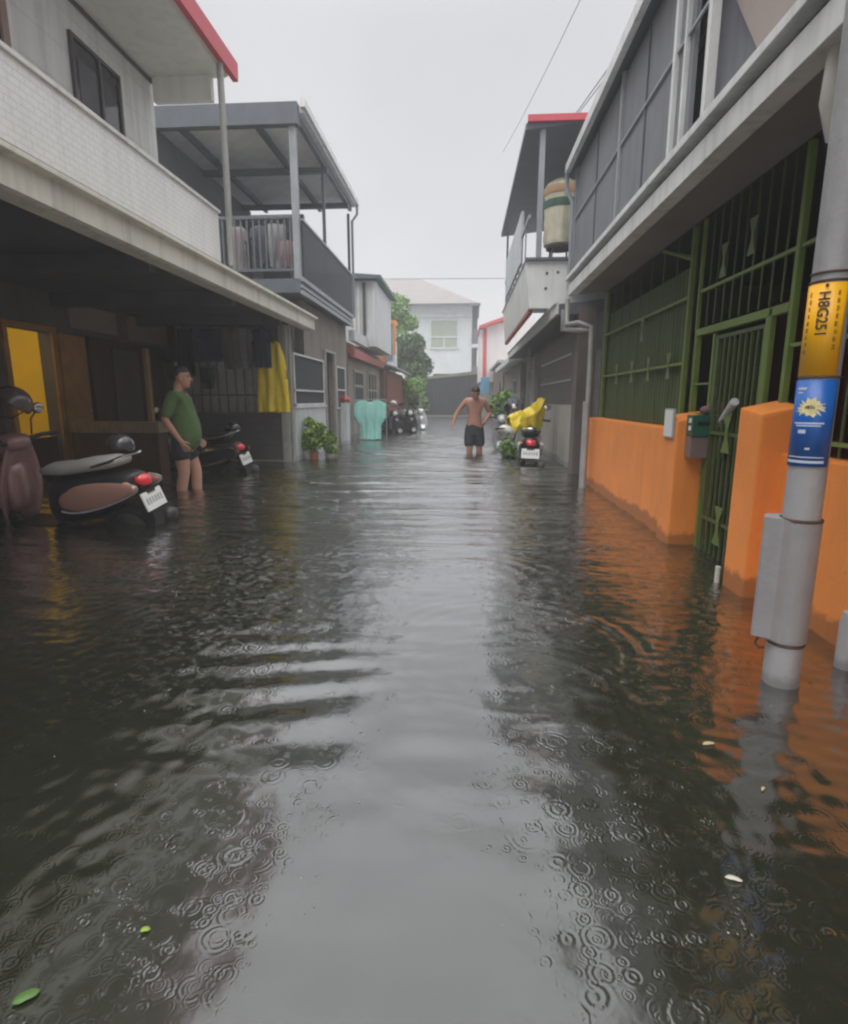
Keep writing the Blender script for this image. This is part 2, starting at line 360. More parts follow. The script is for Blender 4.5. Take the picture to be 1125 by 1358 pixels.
    me.materials.append(m); o=bpy.data.objects.new('flood_water',me); COL.objects.link(o); tag(o,kind='structure')
water()

# ------------------------------------------------------------------ left: near white house
L1=thing('row_house','white two storey house with tiled parapet, red roof edge and dark open carport','house',(-3.8,5,-.36))
def p(mb,name,m,par,**k): return mb.build(name,m,par,**k)
# carport shell (doorway left open in the back wall)
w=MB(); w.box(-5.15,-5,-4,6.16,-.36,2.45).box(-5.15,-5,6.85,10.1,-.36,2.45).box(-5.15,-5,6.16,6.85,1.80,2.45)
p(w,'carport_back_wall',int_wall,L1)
p(B(-5.0,-2.95,10.0,10.12,-.36,2.3),'carport_end_wall',mat('lightened_end_wall',(.30,.29,.28),.85,.25,1.4,streak=.35),L1)  # wall colour lightened to imitate light behind the laundry
p(B(-5.15,-2.62,-4.1,-4,-.36,2.4),'unseen_carport_wall',int_wall,L1)  # unseen near end, closed by this added wall to keep the carport dark
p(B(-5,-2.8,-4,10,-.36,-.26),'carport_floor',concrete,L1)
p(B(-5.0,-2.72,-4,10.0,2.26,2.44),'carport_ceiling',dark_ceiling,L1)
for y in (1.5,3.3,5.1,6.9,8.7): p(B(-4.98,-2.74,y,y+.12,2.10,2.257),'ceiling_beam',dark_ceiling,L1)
# room behind the door
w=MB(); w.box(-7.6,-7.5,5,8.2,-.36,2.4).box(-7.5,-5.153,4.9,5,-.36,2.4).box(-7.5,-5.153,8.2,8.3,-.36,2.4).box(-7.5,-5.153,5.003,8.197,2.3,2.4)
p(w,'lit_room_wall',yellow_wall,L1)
p(B(-7.5,-5.153,5.003,8.197,-.36,-.2),'room_floor',concrete,L1)
w=MB().box(-5.02,-4.97,6.09,6.157,-.25,1.86).box(-5.02,-4.97,6.853,6.93,-.25,1.86).box(-5.02,-4.97,6.16,6.85,1.803,1.86)
p(w,'door_frame',honey_wood,L1)
p(B(-5.12,-5.06,6.163,6.847,-.2,.55),'door_board',brown_wood,L1)
dl=p(B(-4.975,-4.94,6.94,7.42,-.2,1.80),'door_leaf',honey_wood,L1,bev=.004)
dl['label']='open honey brown wooden door leaf'
p(MB().ell((-4.92,7.36,.85),(.02,.03,.02)),'handle',chrome,dl,smooth=True)
dp=p(B(-4.975,-4.93,7.5,9.45,-.2,1.82),'sliding_door',brown_wood,L1,bev=.004)
p(B(-4.929,-4.91,7.95,8.6,.1,1.7),'door_glass',mat('dusky_door_glass',(.10,.09,.085),.3,.2),dp)
p(B(-4.995,-4.96,7.2,8.2,1.9,2.2),'transom_panel',mat('beige_panel',(.25,.21,.17),.7,.15),L1)
p(B(-4.995,-4.96,8.5,9.6,1.87,2.22),'transom_panel',mat('beige_panel',(.25,.21,.17)),L1)
p(B(-4.995,-4.93,3.5,5.9,-.2,2.1),'folding_shutter',brown_wood,L1)
# eave, gutter, parapet
pr=[(-2.60,2.16),(-2.56,2.17),(-2.56,2.34),(-2.50,2.345),(-2.50,2.375),(-2.74,2.40),(-2.74,2.16)]
p(MB().prism(pr,-4,10.05),'fascia_gutter',fascia_m,L1,bev=.004)
p(MB().prism([(-2.745,2.255),(-2.745,2.405),(-2.66,2.43),(-2.66,2.47),(-3.4,2.47),(-3.4,2.44)],-4,10.0),'porch_roof',concrete,L1)
p(B(-2.81,-2.69,-4,6.55,2.475,2.99),'parapet',white_tile,L1,bev=.006)
p(B(-2.83,-2.67,-4,6.57,2.993,3.02),'parapet_coping',mat('white_coping',(.72,.72,.69),.6,.1,streak=.2),L1)
# upper storey
p(B(-6.5,-3.5,-4,6.92,2.473,4.47),'upper_wall',white_wall,L1)
p(MB().prism([(-2.62,4.50),(-2.62,4.56),(-3.5,4.60),(-6.5,5.4),(-6.5,5.3),(-3.52,4.475),(-2.66,4.475)],-4,6.92),'roof_soffit',soffit_m,L1)
p(B(-3.50,-3.485,-4,6.9,4.43,4.472),'soffit_trim',frame_dark,L1)
p(B(-3.46,-2.80,6.84,6.92,4.23,4.473),'end_beam',soffit_m,L1)
p(MB().prism([(-2.54,4.46),(-2.535,4.64),(-2.66,4.70),(-6.5,5.72),(-6.5,5.62),(-2.63,4.567),(-2.60,4.46)],-4,6.98),'red_roof_edge',red_metal,L1)
pb=MB().tube([(-2.60,6.62,2.47),(-2.60,6.62,4.46)],.034,10)
p(pb,'downpipe',post_m,L1,smooth=True)
def window(par,x,y0,y1,z0,z1,sgn=1,fm=frame_dark,gm=window_m,mull=(.5,),rail=None,fw=.05,name='window'):
    """window in a wall of constant x, facing sgn*x"""
    a=sgn*.03
    f=MB().box(x,x+a,y0,y1,z0,z0+fw).box(x,x+a,y0,y1,z1-fw,z1).box(x,x+a,y0,y0+fw,z0+fw,z1-fw).box(x,x+a,y1-fw,y1,z0+fw,z1-fw)
    for t in mull: ym=y0+(y1-y0)*t; f.box(x,x+a,ym-fw/2,ym+fw/2,z0+fw,z1-fw)
    if rail: zm=z0+(z1-z0)*rail; f.box(x,x+a*.8,y0+fw,y1-fw,zm-fw/2,zm+fw/2)
    fo=f.build(name,fm,par); B(x,x+a*.35,y0+fw,y1-fw,z0+fw,z1-fw).build('pane',gm,fo); return fo
wn=window(L1,-3.498,5.47,6.22,3.05,4.17,1,frame_dark,window_m,(.55,),.45,.035)
B(-3.485,-3.482,5.56,5.83,3.65,4.0).build('light_interior_patch',mat('light_interior_tone',(.12,.125,.14),.7),wn)['label']='paler patch laid on the glass as the light interior'  # flat paler patch stands in for the light interior of the window
window(L1,-3.498,3.3,4.72,3.05,4.3,1,frame_pink,window_m,(.5,),None,.07)
# carport column and low dark wall at the end
p(B(-2.93,-2.80,9.16,9.30,-.36,2.157),'carport_column',post_m,L1,bev=.008)
p(MB().tube([(-2.755,9.2,-.3),(-2.755,9.2,2.15)],.028,8),'downpipe',post_m,L1,smooth=True)
p(B(-4.95,-2.94,9.18,9.30,-.36,.79),'low_wall',mat('dark_tiled_low_wall',(.085,.08,.08),.5,.2,4,streak=.2,pat=('tile',.12,.3)),L1,bev=.01)
p(B(-4.95,-2.94,9.14,9.175,-.02,.03),'wall_base_ledge',cement_light,L1)
gr=MB()
gr.box(-4.9,-2.94,9.22,9.25,1.06,1.085).box(-4.9,-2.94,9.22,9.25,1.6,1.62)
for k in range(14): gr.box(-4.85+k*.145,-4.83+k*.145,9.225,9.245,.793,1.6)
p(gr,'window_grille',frame_dark,L1)
p(B(-4.9,-3.0,9.6,9.63,.79,1.65),'pale_backlight_panel',mat('grey_backlight_tone',(.62,.61,.58),.8,.15,6,pat=('planks',.17,.8)),L1)  # pale panel added behind the bars, imitating the lit space beyond
# wooden counter and post in the carport
ct=thing('wooden_counter','low weathered wooden counter standing behind the copper brown scooter','counter',(-4.25,6.85,-.26))
p(B(-4.83,-3.70,6.78,7.1,.60,.73),'counter_top',pale_wood,ct,bev=.006)
p(B(-4.78,-3.74,6.83,7.05,-.26,.597),'front_panel',brown_wood,ct)
p(B(-3.83,-3.78,6.80,6.86,.733,1.60),'wooden_post',mat('dull_wood_post',(.22,.15,.06),.7,.2),ct)

# lamp of the lit room
lp=thing('ceiling_lamp','small glowing ceiling lamp lighting the yellow room behind the open door','lamp',(-6.2,6.3,2.3))
p(MB().lathe([(.05,0),(.05,-.04),(.012,-.05),(.012,-.12)],(-6.2,6.3,2.297),12),'lamp_base',white_low,lp,smooth=True)
em,nt,b=nodes('warm_bulb'); b.inputs['Emission Color'].default_value=(1,.80,.5,1); b.inputs['Emission Strength'].default_value=60
_mats['warm_bulb']=em
p(MB().ell((-6.2,6.3,2.12),(.06,.06,.07)),'bulb',em,lp,smooth='all')

# ------------------------------------------------------------------ garments
def garment(name,label,x,y,zt,w,h,m,kind='shirt',cat='garment',group=None,ang=0,seed=0,flare=0):
    rs=random.Random(seed); nx,nz=18,22
    root=thing(name,label,cat,(x,y,zt),group,local=True,rz=ang)
    def half(t):
        if kind=='shirt': return w/2*(.30+.70*min(1,t/.12)) if t<.12 else w/2*(1.0 if t<.36 else .80+flare*(t-.36))
        if kind=='trousers': return w/2*(.85+.15*t)
        if kind=='coat': return w/2*(.25+.45*min(1,t/.08)) if t<.08 else w/2*(.70+.30*min(1,(t-.08)/.3)+flare*(t-.08))
        if kind=='poncho': return w/2*(.55+.45*min(1,t/.07)) if t<.07 else (w/2 if t<.45 else w/2*(1-.33*min(1,(t-.45)/.2)))
        return w/2*(.92+.08*sin(t*5))
    ph=[rs.random()*6.3 for _ in range(4)]
    mb=MB(); vs=[];fs=[]
    for side in (0,1):
        for i in range(nz+1):
            t=i/nz
            for j in range(nx+1):
                u=-1+2*j/nx; X=u*half(t)
                neck=.05*math.exp(-(X/.07)**2)*(1 if kind!='towel' else 0)
                zz=-h*t-(neck if i==0 else 0)+.035*mn.noise(Vector((u*2.2,seed,side)))*t
                if kind=='shirt' and .12<=t<.36 and abs(u)>.8: zz-=.05*(abs(u)-.8)*5
                fold=(.020+.050*t)*mn.noise(Vector((X*11+seed,t*1.1*h,seed)))*1.4+(.01+.02*t)*mn.noise(Vector((X*27,t*2.5,seed+5)))
                if kind=='trousers' and t>.35 and abs(u)<.12: fold+=.03*(1 if side else -1)
                Y=fold+(.012+.03*sin(pi*min(1,t*1.2)))*(1 if side else -1)*(1-abs(u)**6)
                vs.append((X,Y,zz))
        o=side*(nz+1)*(nx+1)
        for i in range(nz):
            for j in range(nx):
                if kind=='trousers' and i>nz*.4 and j in (nx//2,): continue
                a=o+i*(nx+1)+j; fs.append((a,a+1,a+nx+2,a+nx+1))
    n1=(nz+1)*(nx+1)
    for i in range(nz):
        for j in (0,nx):
            a=i*(nx+1)+j; fs.append((a,a+nx+1,n1+a+nx+1,n1+a))
    mb.add(vs,fs).build('cloth',m,root,smooth='all')
    hg=MB().tube([(-w*.3,0,-.055),(0,0,.0),(w*.3,0,-.055)],.006,6)
    hg.tube([(0,0,0),(0,0,.05),(.02,0,.07),(.02,0,.09),(0,0,.105)],.003,6)
    hg.build('hanger',black,root); return root
line=tag(MB().tube([(-4.95,8.8,2.19),(-2.78,8.8,2.19)],.008,6).build('clothes_line',grey_metal,loc=(-3.8,8.8,2.19)),'straight clothes rail carrying dark laundry under the carport roof','clothes rail')
garment('hanging_trousers','nearly black long trousers hanging behind the head of the man in green',-4.27,8.8,2.08,.26,.72,mat('blackish_cloth',(.012,.016,.026),.9),'trousers','trousers','laundry on the carport rail',.3,1)
garment('hanging_shirt','navy blue shirt hanging mid rail in the dark carport',-3.86,8.8,2.08,.40,.50,mat('navy_laundry',(.018,.027,.065),.9),'shirt','shirt','laundry on the carport rail',.2,2)
garment('hanging_towel','olive grey towel hanging beside the navy shirt on the rail',-3.58,8.8,2.08,.24,.62,mat('olive_laundry',(.10,.10,.075),.9),'towel','towel','laundry on the carport rail',.1,3)
garment('hanging_shirt','pale grey shirt with white bands hanging high on the carport rail',-3.33,8.75,2.10,.34,.62,mat('grey_laundry',(.17,.17,.17),.9,pat=('siding',.1,.5)),'shirt','shirt','laundry on the carport rail',-.1,4)
garment('hanging_jacket','dark navy jacket hanging next to the long yellow raincoat',-3.06,8.8,2.08,.32,.60,mat('dark_blue_laundry',(.014,.022,.042),.9),'shirt','jacket','laundry on the carport rail',.15,5)
garment('raincoat','long yellow raincoat hanging at the corner post of the carport','x' and -2.98,8.95,1.93,.46,1.12,yellow_coat,'coat','raincoat',None,-.15,6,.25)
garment('hanging_cloth','dark green cloth hanging low behind the face of the man in green',-3.93,8.75,1.50,.24,.34,mat('teal_laundry',(.02,.04,.04),.9),'towel','cloth',None,0,8)

# ------------------------------------------------------------------ left: slate balcony house
L2=thing('row_house','grey two storey house with slate blue roofed balcony and mesh railing','house',(-4,11.8,-.36))
wl=MB(); X=-2.78
# ground floor wall pieces around openings (y ranges), front plane x=-2.78
wl.box(-2.95,X,10.13,10.2,-.36,2.68)
wl.box(-2.95,X,10.2,11.35,-.36,.0).box(-2.95,X,10.2,11.35,1.76,2.68)
wl.box(-2.95,X,11.35,11.55,-.36,2.68).box(-2.95,X,11.55,12.3,1.93,2.68).box(-2.95,X,12.3,12.55,-.36,2.68).box(-2.95,X,12.55,13.5,-.36,.8).box(-2.95,X,12.55,13.5,1.72,2.68).box(-2.95,X,13.5,13.8,-.36,2.68)
p(wl,'ground_floor_wall',taupe_wall,L2)
p(B(-6,-2.953,10.13,13.8,-.36,2.0),'interior_block',dark_plaster,L2)
p(B(-2.82,-2.74,9.35,11.4,-.36,.86),'white_low_wall',white_low,L2,bev=.006)
p(B(-2.84,-2.72,9.33,11.42,.863,.90),'wall_coping',fascia_r,L2)
p(B(-2.80,-2.77,9.35,11.4,.903,1.72),'screen_panel',screen_dark,L2)
fr=MB()
for z in (.905,1.14,1.72): fr.box(-2.765,-2.74,9.35,11.4,z,z+.03)
for y in (9.35,11.37): fr.box(-2.765,-2.74,y,y+.03,.905,1.72)
p(fr,'screen_frame',fascia_r,L2)
fr=MB().box(-2.775,-2.73,11.48,11.55,-.3,1.93).box(-2.775,-2.73,12.3,12.40,-.3,1.93).box(-2.775,-2.72,11.45,12.43,1.933,1.98)
p(fr,'door_frame',post_m,L2)
p(B(-2.90,-2.86,11.56,12.29,-.3,1.92),'door',frame_dark,L2)
window(L2,-2.778,12.56,13.5,.8,1.72,1,fascia_r,screen_dark,(),.45,.03)
p(B(-2.80,-2.64,12.98,13.35,-.36,.93),'white_gate_pillar',white_low,L2,bev=.008)
# balcony
p(B(-6,-2.62,9.5,13.8,2.69,2.90),'balcony_slab',slate_metal,L2)
fm=MB().box(-2.62,-2.585,9.48,13.82,2.86,2.93).box(-2.62,-2.585,9.48,13.82,2.66,2.72).box(-2.62,-2.595,9.48,13.82,2.76,2.80)
p(fm,'balcony_edge_rails',slate_light,L2)
for y,wd in ((9.50,.10),(11.35,.055),(13.72,.055)):
    p(B(-2.62-wd,-2.62,y,y+wd,2.9,5.1),'balcony_post',slate_light if y<10 else slate_metal,L2,bev=.004)
p(B(-2.61,-2.59,9.62,13.72,2.94,3.78),'street_railing_panel',screen_dark,L2)
p(B(-2.625,-2.575,9.6,13.75,3.783,3.82),'handrail',slate_light,L2)
rl=MB().box(-3.9,-2.73,9.53,9.57,3.80,3.84).box(-3.9,-2.73,9.53,9.57,3.02,3.06)
for k in range(12): rl.box(-3.88+k*.1,-3.855+k*.1,9.54,9.56,3.06,3.8)
p(rl,'side_railing',slate_metal,L2)
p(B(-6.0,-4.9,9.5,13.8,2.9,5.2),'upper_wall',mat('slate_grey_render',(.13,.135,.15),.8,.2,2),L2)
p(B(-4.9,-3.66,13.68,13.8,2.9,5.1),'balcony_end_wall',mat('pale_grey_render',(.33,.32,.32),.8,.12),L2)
p(B(-4.6,-4.0,13.60,13.675,2.9,4.7),'end_door',slate_metal,L2)
p(MB().box(-5.2,-2.56,9.44,9.58,5.10,5.40),'roof_front_beam',slate_metal,L2)
p(MB().prism([(-5.2,5.30),(-2.5,5.30),(-2.5,5.42),(-5.2,5.50)],9.585,13.95),'balcony_roof',mat('pale_slate_roof_sheet',(.74,.75,.78),.6,.1,3,pat=('planks',.3,.3)),L2)
rb=MB()
for x in (-4.6,-3.35,-2.66): rb.box(x,x+.07,9.585,13.9,5.20,5.297)
for y in (11.35,13.3): rb.box(-5.2,-2.56,y,y+.09,5.10,5.198)
p(rb,'roof_beams',slate_metal,L2)
p(B(-2.52,-2.44,9.46,14.0,5.33,5.45),'roof_gutter',fascia_r,L2)
p(MB().tube([(-2.48,13.95,5.35),(-2.48,13.95,5.15),(-2.6,13.95,5.0),(-2.6,13.95,2.9)],.03,8),'downpipe',slate_light,L2,smooth=True)
for i,(x,l,c,h_,k) in enumerate(((-3.70,'pinkish pale shirt drying behind the slate balcony rail nearest the white parapet',(.33,.27,.28),.72,'shirt'),
      (-3.35,'dark grey shirt drying behind the bars of the slate balcony',(.10,.10,.12),.6,'shirt'),
      (-3.05,'greyish white towel drying behind the bars of the slate balcony',(.33,.32,.33),.66,'towel'),
      (-2.86,'faded rose cloth hanging low beside the balcony corner post',(.36,.24,.24),.40,'towel'))):
    garment('hanging_shirt' if k=='shirt' else 'hanging_towel',l,x,9.75,3.78-(.25 if i==3 else 0),.3,h_,mat('balcony_laundry_%s'%'abcd'[i],c,.9),k,'shirt' if k=='shirt' else 'towel','laundry on the balcony',.1*i,20+i)
tag(MB().tube([(-4.2,9.75,3.9),(-2.74,9.75,3.9)],.008,6).build('clothes_line',grey_metal,loc=(-3.4,9.75,3.9)),'thin clothes rail across the slate blue balcony','clothes rail')

# ------------------------------------------------------------------ left: houses farther on
L3=thing('row_house','narrow white house with vertical battens and a red awning','house',(-3.6,16,-.36))
p(B(-5.5,-2.78,13.95,19.2,-.36,2.35),'ground_floor_wall',taupe_wall,L3)
p(MB().box(-5.5,-2.38,15.9,19.2,2.42,4.10),'upper_wall',mat('white_batten_wall',(.60,.62,.62),.6,.1,2,streak=.2),L3)
bt=MB()
for x in (-2.98,-2.86,-2.45): bt.box(x,x+.05,15.86,15.897,2.42,4.05)
p(bt,'battens',fascia_r,L3)
p(B(-2.72,-2.64,15.85,15.897,2.7,4.05),'drain_recess',frame_dark,L3)
p(MB().prism([(-5.5,4.12),(-2.2,4.12),(-2.2,4.2),(-5.5,4.45)],15.7,19.3),'roof_slab',mat('dark_teal_roof',(.12,.15,.16),.6,.15),L3)
p(MB().prism([(-2.70,2.0),(-2.62,2.0),(-2.62,2.20),(-2.9,2.36),(-2.9,2.30)],14.0,19.2),'red_awning',mat('faded_red_metal',(.40,.12,.11),.6,.15,3,streak=.2),L3)
p(B(-2.74,-2.60,13.95,16.2,2.38,2.62),'white_lintel',white_low,L3)
window(L3,-2.778,14.6,16.0,.95,1.75,1,mat('khaki_frame',(.33,.31,.25),.7),screen_dark,(),.5,.06)
window(L3,-2.778,16.8,18.4,.75,1.8,1,mat('khaki_frame',(.33,.31,.25),.7),window_m,(.33,.66),.5,.05)
L4=thing('row_house','small house with an orange framed upper window box above a brown wall','house',(-3.4,21.5,-.36))
p(B(-5.5,-2.62,19.35,25,-.36,2.0),'ground_floor_wall',mat('brown_grey_wall',(.20,.15,.125),.85,.2,2,streak=.3),L4)
p(B(-5.5,-2.85,20.0,25,2.2,3.4),'upper_wall',white_low,L4)
fr=MB().box(-2.84,-2.76,19.9,20,2.2,3.6).box(-2.84,-2.32,19.9,20.6,3.5,3.62).box(-2.40,-2.32,19.9,20,2.5,3.498).box(-2.76,-2.70,19.92,20.6,2.2,3.498)
p(fr,'orange_window_frame',mat('orange_trim',(.75,.33,.12),.6,.1),L4)
p(B(-2.69,-2.42,19.97,20.5,2.3,3.48),'window_pane',mat('grey_blue_glass',(.35,.40,.44),.2),L4)
p(MB().prism([(-2.9,2.19),(-2.25,2.02),(-2.25,2.08),(-2.9,2.26)],19.5,25),'awning',slate_light,L4)
p(B(-2.62,-2.56,19.5,25,.5,1.9),'red_brown_shutter',mat('red_brown_shutter',(.22,.07,.05),.6,.2,pat=('siding',.08,.5)),L4)
L5=thing('boundary_wall','low weathered grey wall beyond the orange framed house, half hidden by shrubs','wall',(-3.2,29,-.36))
p(B(-3.4,-3.1,25.1,35.2,-.36,1.7),'wall_body',dark_plaster,L5)
p(B(-3.45,-3.05,25.1,35.2,1.703,1.78),'wall_coping',concrete,L5)

# far end
G=thing('metal_fence','dark navy sheet metal gate closing the far end of the alley','gate',(-.7,35.6,-.36))
w=MB().prism([(-2.62,-.36),(1.2,-.36),(1.2,2.55),(-2.62,2.18)],35.6,35.68)
p(w,'gate_panel',mat('dark_navy_sheet_metal',(.010,.013,.02),.6,.2,2,pat=('corr',.25,0)),G)
p(MB().prism([(-2.66,2.183),(1.24,2.553),(1.24,2.76),(-2.66,2.33)],35.55,35.75),'green_top_rail',mat('grey_green_metal',(.17,.21,.15),.7,.2,3),G)
p(B(-2.5,1.2,35.3,35.55,-.3,.06),'concrete_kerb',cement_light,G)
H=thing('far_house','pale two storey house with hipped brown grey roof at the end of the alley','house',(-2,48,-.36))
p(B(-9,0.55,44,52,-.36,7.75),'wall',far_white,H)
p(B(-4.5,0.55,43.85,43.997,6.95,7.2),'ledge',white_low,H)
wb=window(H,0,0,1,0,1) if False else None
f=MB(); x0,x1,z0,z1=-2.55,-.45,4.7,6.8; fw=.1
f.box(x0,x1,43.9,43.997,z0,z0+fw).box(x0,x1,43.9,43.997,z1-fw,z1).box(x0,x0+fw,43.9,43.997,z0+fw,z1-fw).box(x1-fw,x1,43.9,43.997,z0+fw,z1-fw)
f.box(x0+fw,x1-fw,43.9,43.997,5.5,5.6).box(-1.55,-1.45,43.9,43.997,4.8,5.5)
fo=p(f,'window',white_low,H); p(B(x0+fw,x1-fw,43.95,43.99,z0+fw,z1-fw),'pane',curtain,fo)
p(B(-2.3,-.6,43.92,43.997,2.2,2.9),'lower_window',window_m,H)
rf=MB().add([(-10.2,43.2,7.75),(1.1,43.2,7.75),(1.1,53,7.75),(-10.2,53,7.75),(-6.0,47.5,10.35),(-3.6,47.5,10.35)],[(0,1,5,4),(1,2,5),(2,3,4,5),(3,0,4),(0,3,2,1)])
p(rf,'hipped_roof',far_roof,H)
p(B(-10.2,1.12,43.15,43.2,7.62,7.8),'eave_board',slate_metal,H)
for z in (5.0,2.4):
    p(B(.56,1.05,43.6,46,z-.25,z),'balcony_slab',white_low,H)
    p(B(.6,1.0,43.62,43.66,z+.003,z+1.0),'balcony_railing',slate_metal,H)
p(B(.56,.95,44.2,46,2.4,7.7),'dark_balcony_wall',mat('dark_grey_wall',(.10,.10,.11),.8),H)  # balcony wall in a darker grey than the house
p(B(.95,1.05,43.7,46,7.05,7.75),'upper_balcony_beam',slate_metal,H)
K=thing('white_house','white gable end of a house trimmed with a red vertical band and red eave','house',(1.6,31,-.36))
p(MB().prism([(.78,1.9),(3.5,1.9),(3.5,5.0),(1.45,4.72),(.78,4.45)],30,34),'wall',mat('warm_white_render',(.74,.68,.67),.7,.06,1,streak=.1),K)
p(B(.95,1.12,29.95,29.997,1.95,4.5),'red_band',mat('faded_red_paint',(.58,.10,.10),.6,.1),K)
p(MB().prism([(.72,4.45),(.72,4.6),(2.1,5.08),(2.1,4.90)],29.6,34),'red_eave',mat('faded_red_paint',(.58,.10,.10)),K)
p(B(.85,3.5,30.1,33.9,-.36,1.897),'base_wall',taupe_wall,K)
p(B(.55,1.25,44.0,46,7.4,7.5),'x',far_white,K) if False else None
tag(B(.80,1.22,27.95,28.0,1.3,2.05).build('notice_board',mat('light_blue_board',(.10,.30,.46),.5,.1),loc=(1,28,1.3)),'plain light blue board on the wall behind the wading man','board')
for sx in (.84,1.15): pass

# ------------------------------------------------------------------ foliage
def leaves(mb,c,r,n,size,rs,flat=.0,shell=.55):
    for _ in range(n):
        while True:
            v=Vector((rs.uniform(-1,1),rs.uniform(-1,1),rs.uniform(-1,1)))
            if .01<v.length<=1: break
        v=v.normalized()*(shell+(1-shell)*rs.random())
        q=Vector((c[0]+v.x*r[0],c[1]+v.y*r[1],c[2]+v.z*r[2]))
        a=Vector((rs.gauss(0,1),rs.gauss(0,1),rs.gauss(0,.6))).normalized(); b=a.cross(Vector((rs.gauss(0,1),rs.gauss(0,1),rs.gauss(0,1)))).normalized()
        s=size*rs.uniform(.6,1.35); wv=b*s*.42
        mb.add([q-a*s*.5,q-a*s*.1+wv,q+a*s*.6,q-a*s*.1-wv],[(0,1,2,3)])
def tree(label,x,y,clumps,n,size,m,trunk_r,trunk_h,seed,group=None,z0=-.36,name='tree',cat='tree'):
    rs=random.Random(seed); t=thing(name,label,cat,(x,y,z0),group)
    tb=MB().tube([(x,y,z0),(x+.05,y,z0+trunk_h*.5),(x-.03,y,z0+trunk_h)],[trunk_r,trunk_r*.8,trunk_r*.5],8)
    for c in clumps[:6]: tb.tube([(x,y,z0+trunk_h*.8),((x+c[0])/2,(y+c[1])/2,(z0+trunk_h+c[2])/2),(c[0],c[1],c[2])],[trunk_r*.5,trunk_r*.3,trunk_r*.12],6)
    p(tb,'trunk',bark,t,smooth=True)
    mb=MB(); tot=sum(c[3]**2 for c in clumps)
    for c in clumps: leaves(mb,c[:3],(c[3],c[3],c[3]*.85),int(n*c[3]**2/tot),size,rs)
    mb.build('crown',m,t,fix=False); return t
rs=random.Random(5)
def clumps(cx,cy,cz,rx,ry,rz,k,s,rs):
    o=[]
    for _ in range(k):
        a=rs.random()*2*pi; u=rs.uniform(-1,1); q=math.sqrt(1-u*u)*rs.uniform(.3,1)
        o.append((cx+rx*q*cos(a),cy+ry*q*sin(a),cz+rz*u,s*rs.uniform(.6,1.2)))
    return o
tree('tall light green leafy tree in front of the pale far house',-3.6,30,clumps(-3.6,30,4.3,1.1,1.1,1.5,16,.7,rs),9000,.14,leaf_light,.13,3.5,1,'trees at the end of the alley')
tree('rounded darker green tree leaning over the navy gate',-2.5,29,clumps(-2.55,29,2.95,.75,.9,.9,14,.55,rs),8000,.12,leaf_dark,.10,2.6,2,'trees at the end of the alley')
tree('low bright green shrub between the parked cars and the far gate',-2.25,25,clumps(-2.25,25,1.15,.5,.9,.75,9,.4,rs),3500,.10,leaf_light,.05,.8,3,name='shrub',cat='shrub')
tree('yellow green bush growing by the right wall behind the wading man',.95,15.5,clumps(1.1,15.5,.55,.26,.9,.55,8,.26,rs),1700,.08,leaf_light,.04,.7,4,name='shrub',cat='shrub')
tree('leafy potted plant half drowned between the parked scooters',.80,10.1,clumps(.82,10.1,.12,.14,.25,.14,6,.15,rs),900,.06,leaf_light,.02,.3,6,name='potted_plant',cat='plant')
def pot_plant(label,x,y,pm,pr,ph,cl,n,seed,white=True):
    t=thing('potted_plant',label,'potted plant',(x,y,-.2),'potted bushes by the low wall')
    p(MB().lathe([(pr*.72,0),(pr*.9,ph*.6),(pr,ph*.9),(pr*1.08,ph*.9),(pr*1.08,ph),(pr*.9,ph),(pr*.85,ph*.93),(0,ph*.93)],(x,y,-.2),18),'pot',pm,t,smooth=True)
    st=MB()
    for c in cl[:4]: st.tube([(x,y,-.2+ph*.9),((x+c[0])/2,y,(c[2]+.1)/2+.05),(c[0],c[1],c[2])],[.012,.009,.005],5)
    p(st,'stem',bark,t)
    mb=MB(); r2=random.Random(seed)
    for c in cl: leaves(mb,c[:3],(c[3],)*3,n*2//len(cl),.05,r2,shell=.25)
    mb.build('foliage',leaf_green,t,fix=False)
pot_plant('green bush in a white pot standing next to the grey carport column',-2.66,9.75,pot_white,.10,.36,clumps(-2.66,9.7,.42,.17,.14,.24,15,.085,rs),1500,11)
pot_plant('widest bright green bush growing from a brown terracotta pot',-2.52,9.55,terracotta,.075,.34,clumps(-2.50,9.6,.42,.21,.16,.22,17,.085,rs),1500,12)
pot_plant('brownish green low bush in the white pot farthest from the column',-2.33,9.9,pot_white,.09,.28,clumps(-2.31,9.85,.27,.15,.14,.16,12,.075,rs),1100,13)

# ------------------------------------------------------------------ right: near house with the green grille
R1=thing('row_house','grey two storey house with long pale gutter and screened upper floor','house',(2.6,4,-.36))
p(MB().box(1.20,1.30,-4,7.12,2.19,2.305).box(1.165,1.30,-4,7.15,2.352,2.395),'porch_gutter',fascia_r,R1,bev=.004)
p(B(1.235,1.30,-4,7.11,2.308,2.349),'gutter_groove',mat('darker_gutter_groove',(.22,.23,.22),.6,.25,4,streak=.4),R1)  # recessed groove coloured darker grey than the gutter around it
p(MB().prism([(1.303,2.20),(1.303,2.38),(1.62,2.39),(1.62,2.212)],-4,7.1),'lit_soffit_strip',r_soffit,R1)  # edge strip coloured lighter, imitating daylight reaching in under the gutter
p(MB().prism([(1.623,2.195),(1.623,2.39),(4.2,2.46),(4.2,2.29)],-4,7.1),'porch_ceiling',mat('porch_ceiling_shade_tone',(.05,.052,.055),.8,.25,2),R1)  # shade deepening inside the porch, put into a darker ceiling colour
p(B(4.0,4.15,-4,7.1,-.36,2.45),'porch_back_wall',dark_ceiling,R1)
p(B(1.62,4.0,7.0,7.12,-.36,2.42),'porch_end_wall',mat('dark_green_grey_wall',(.055,.065,.05),.8,.2),R1)
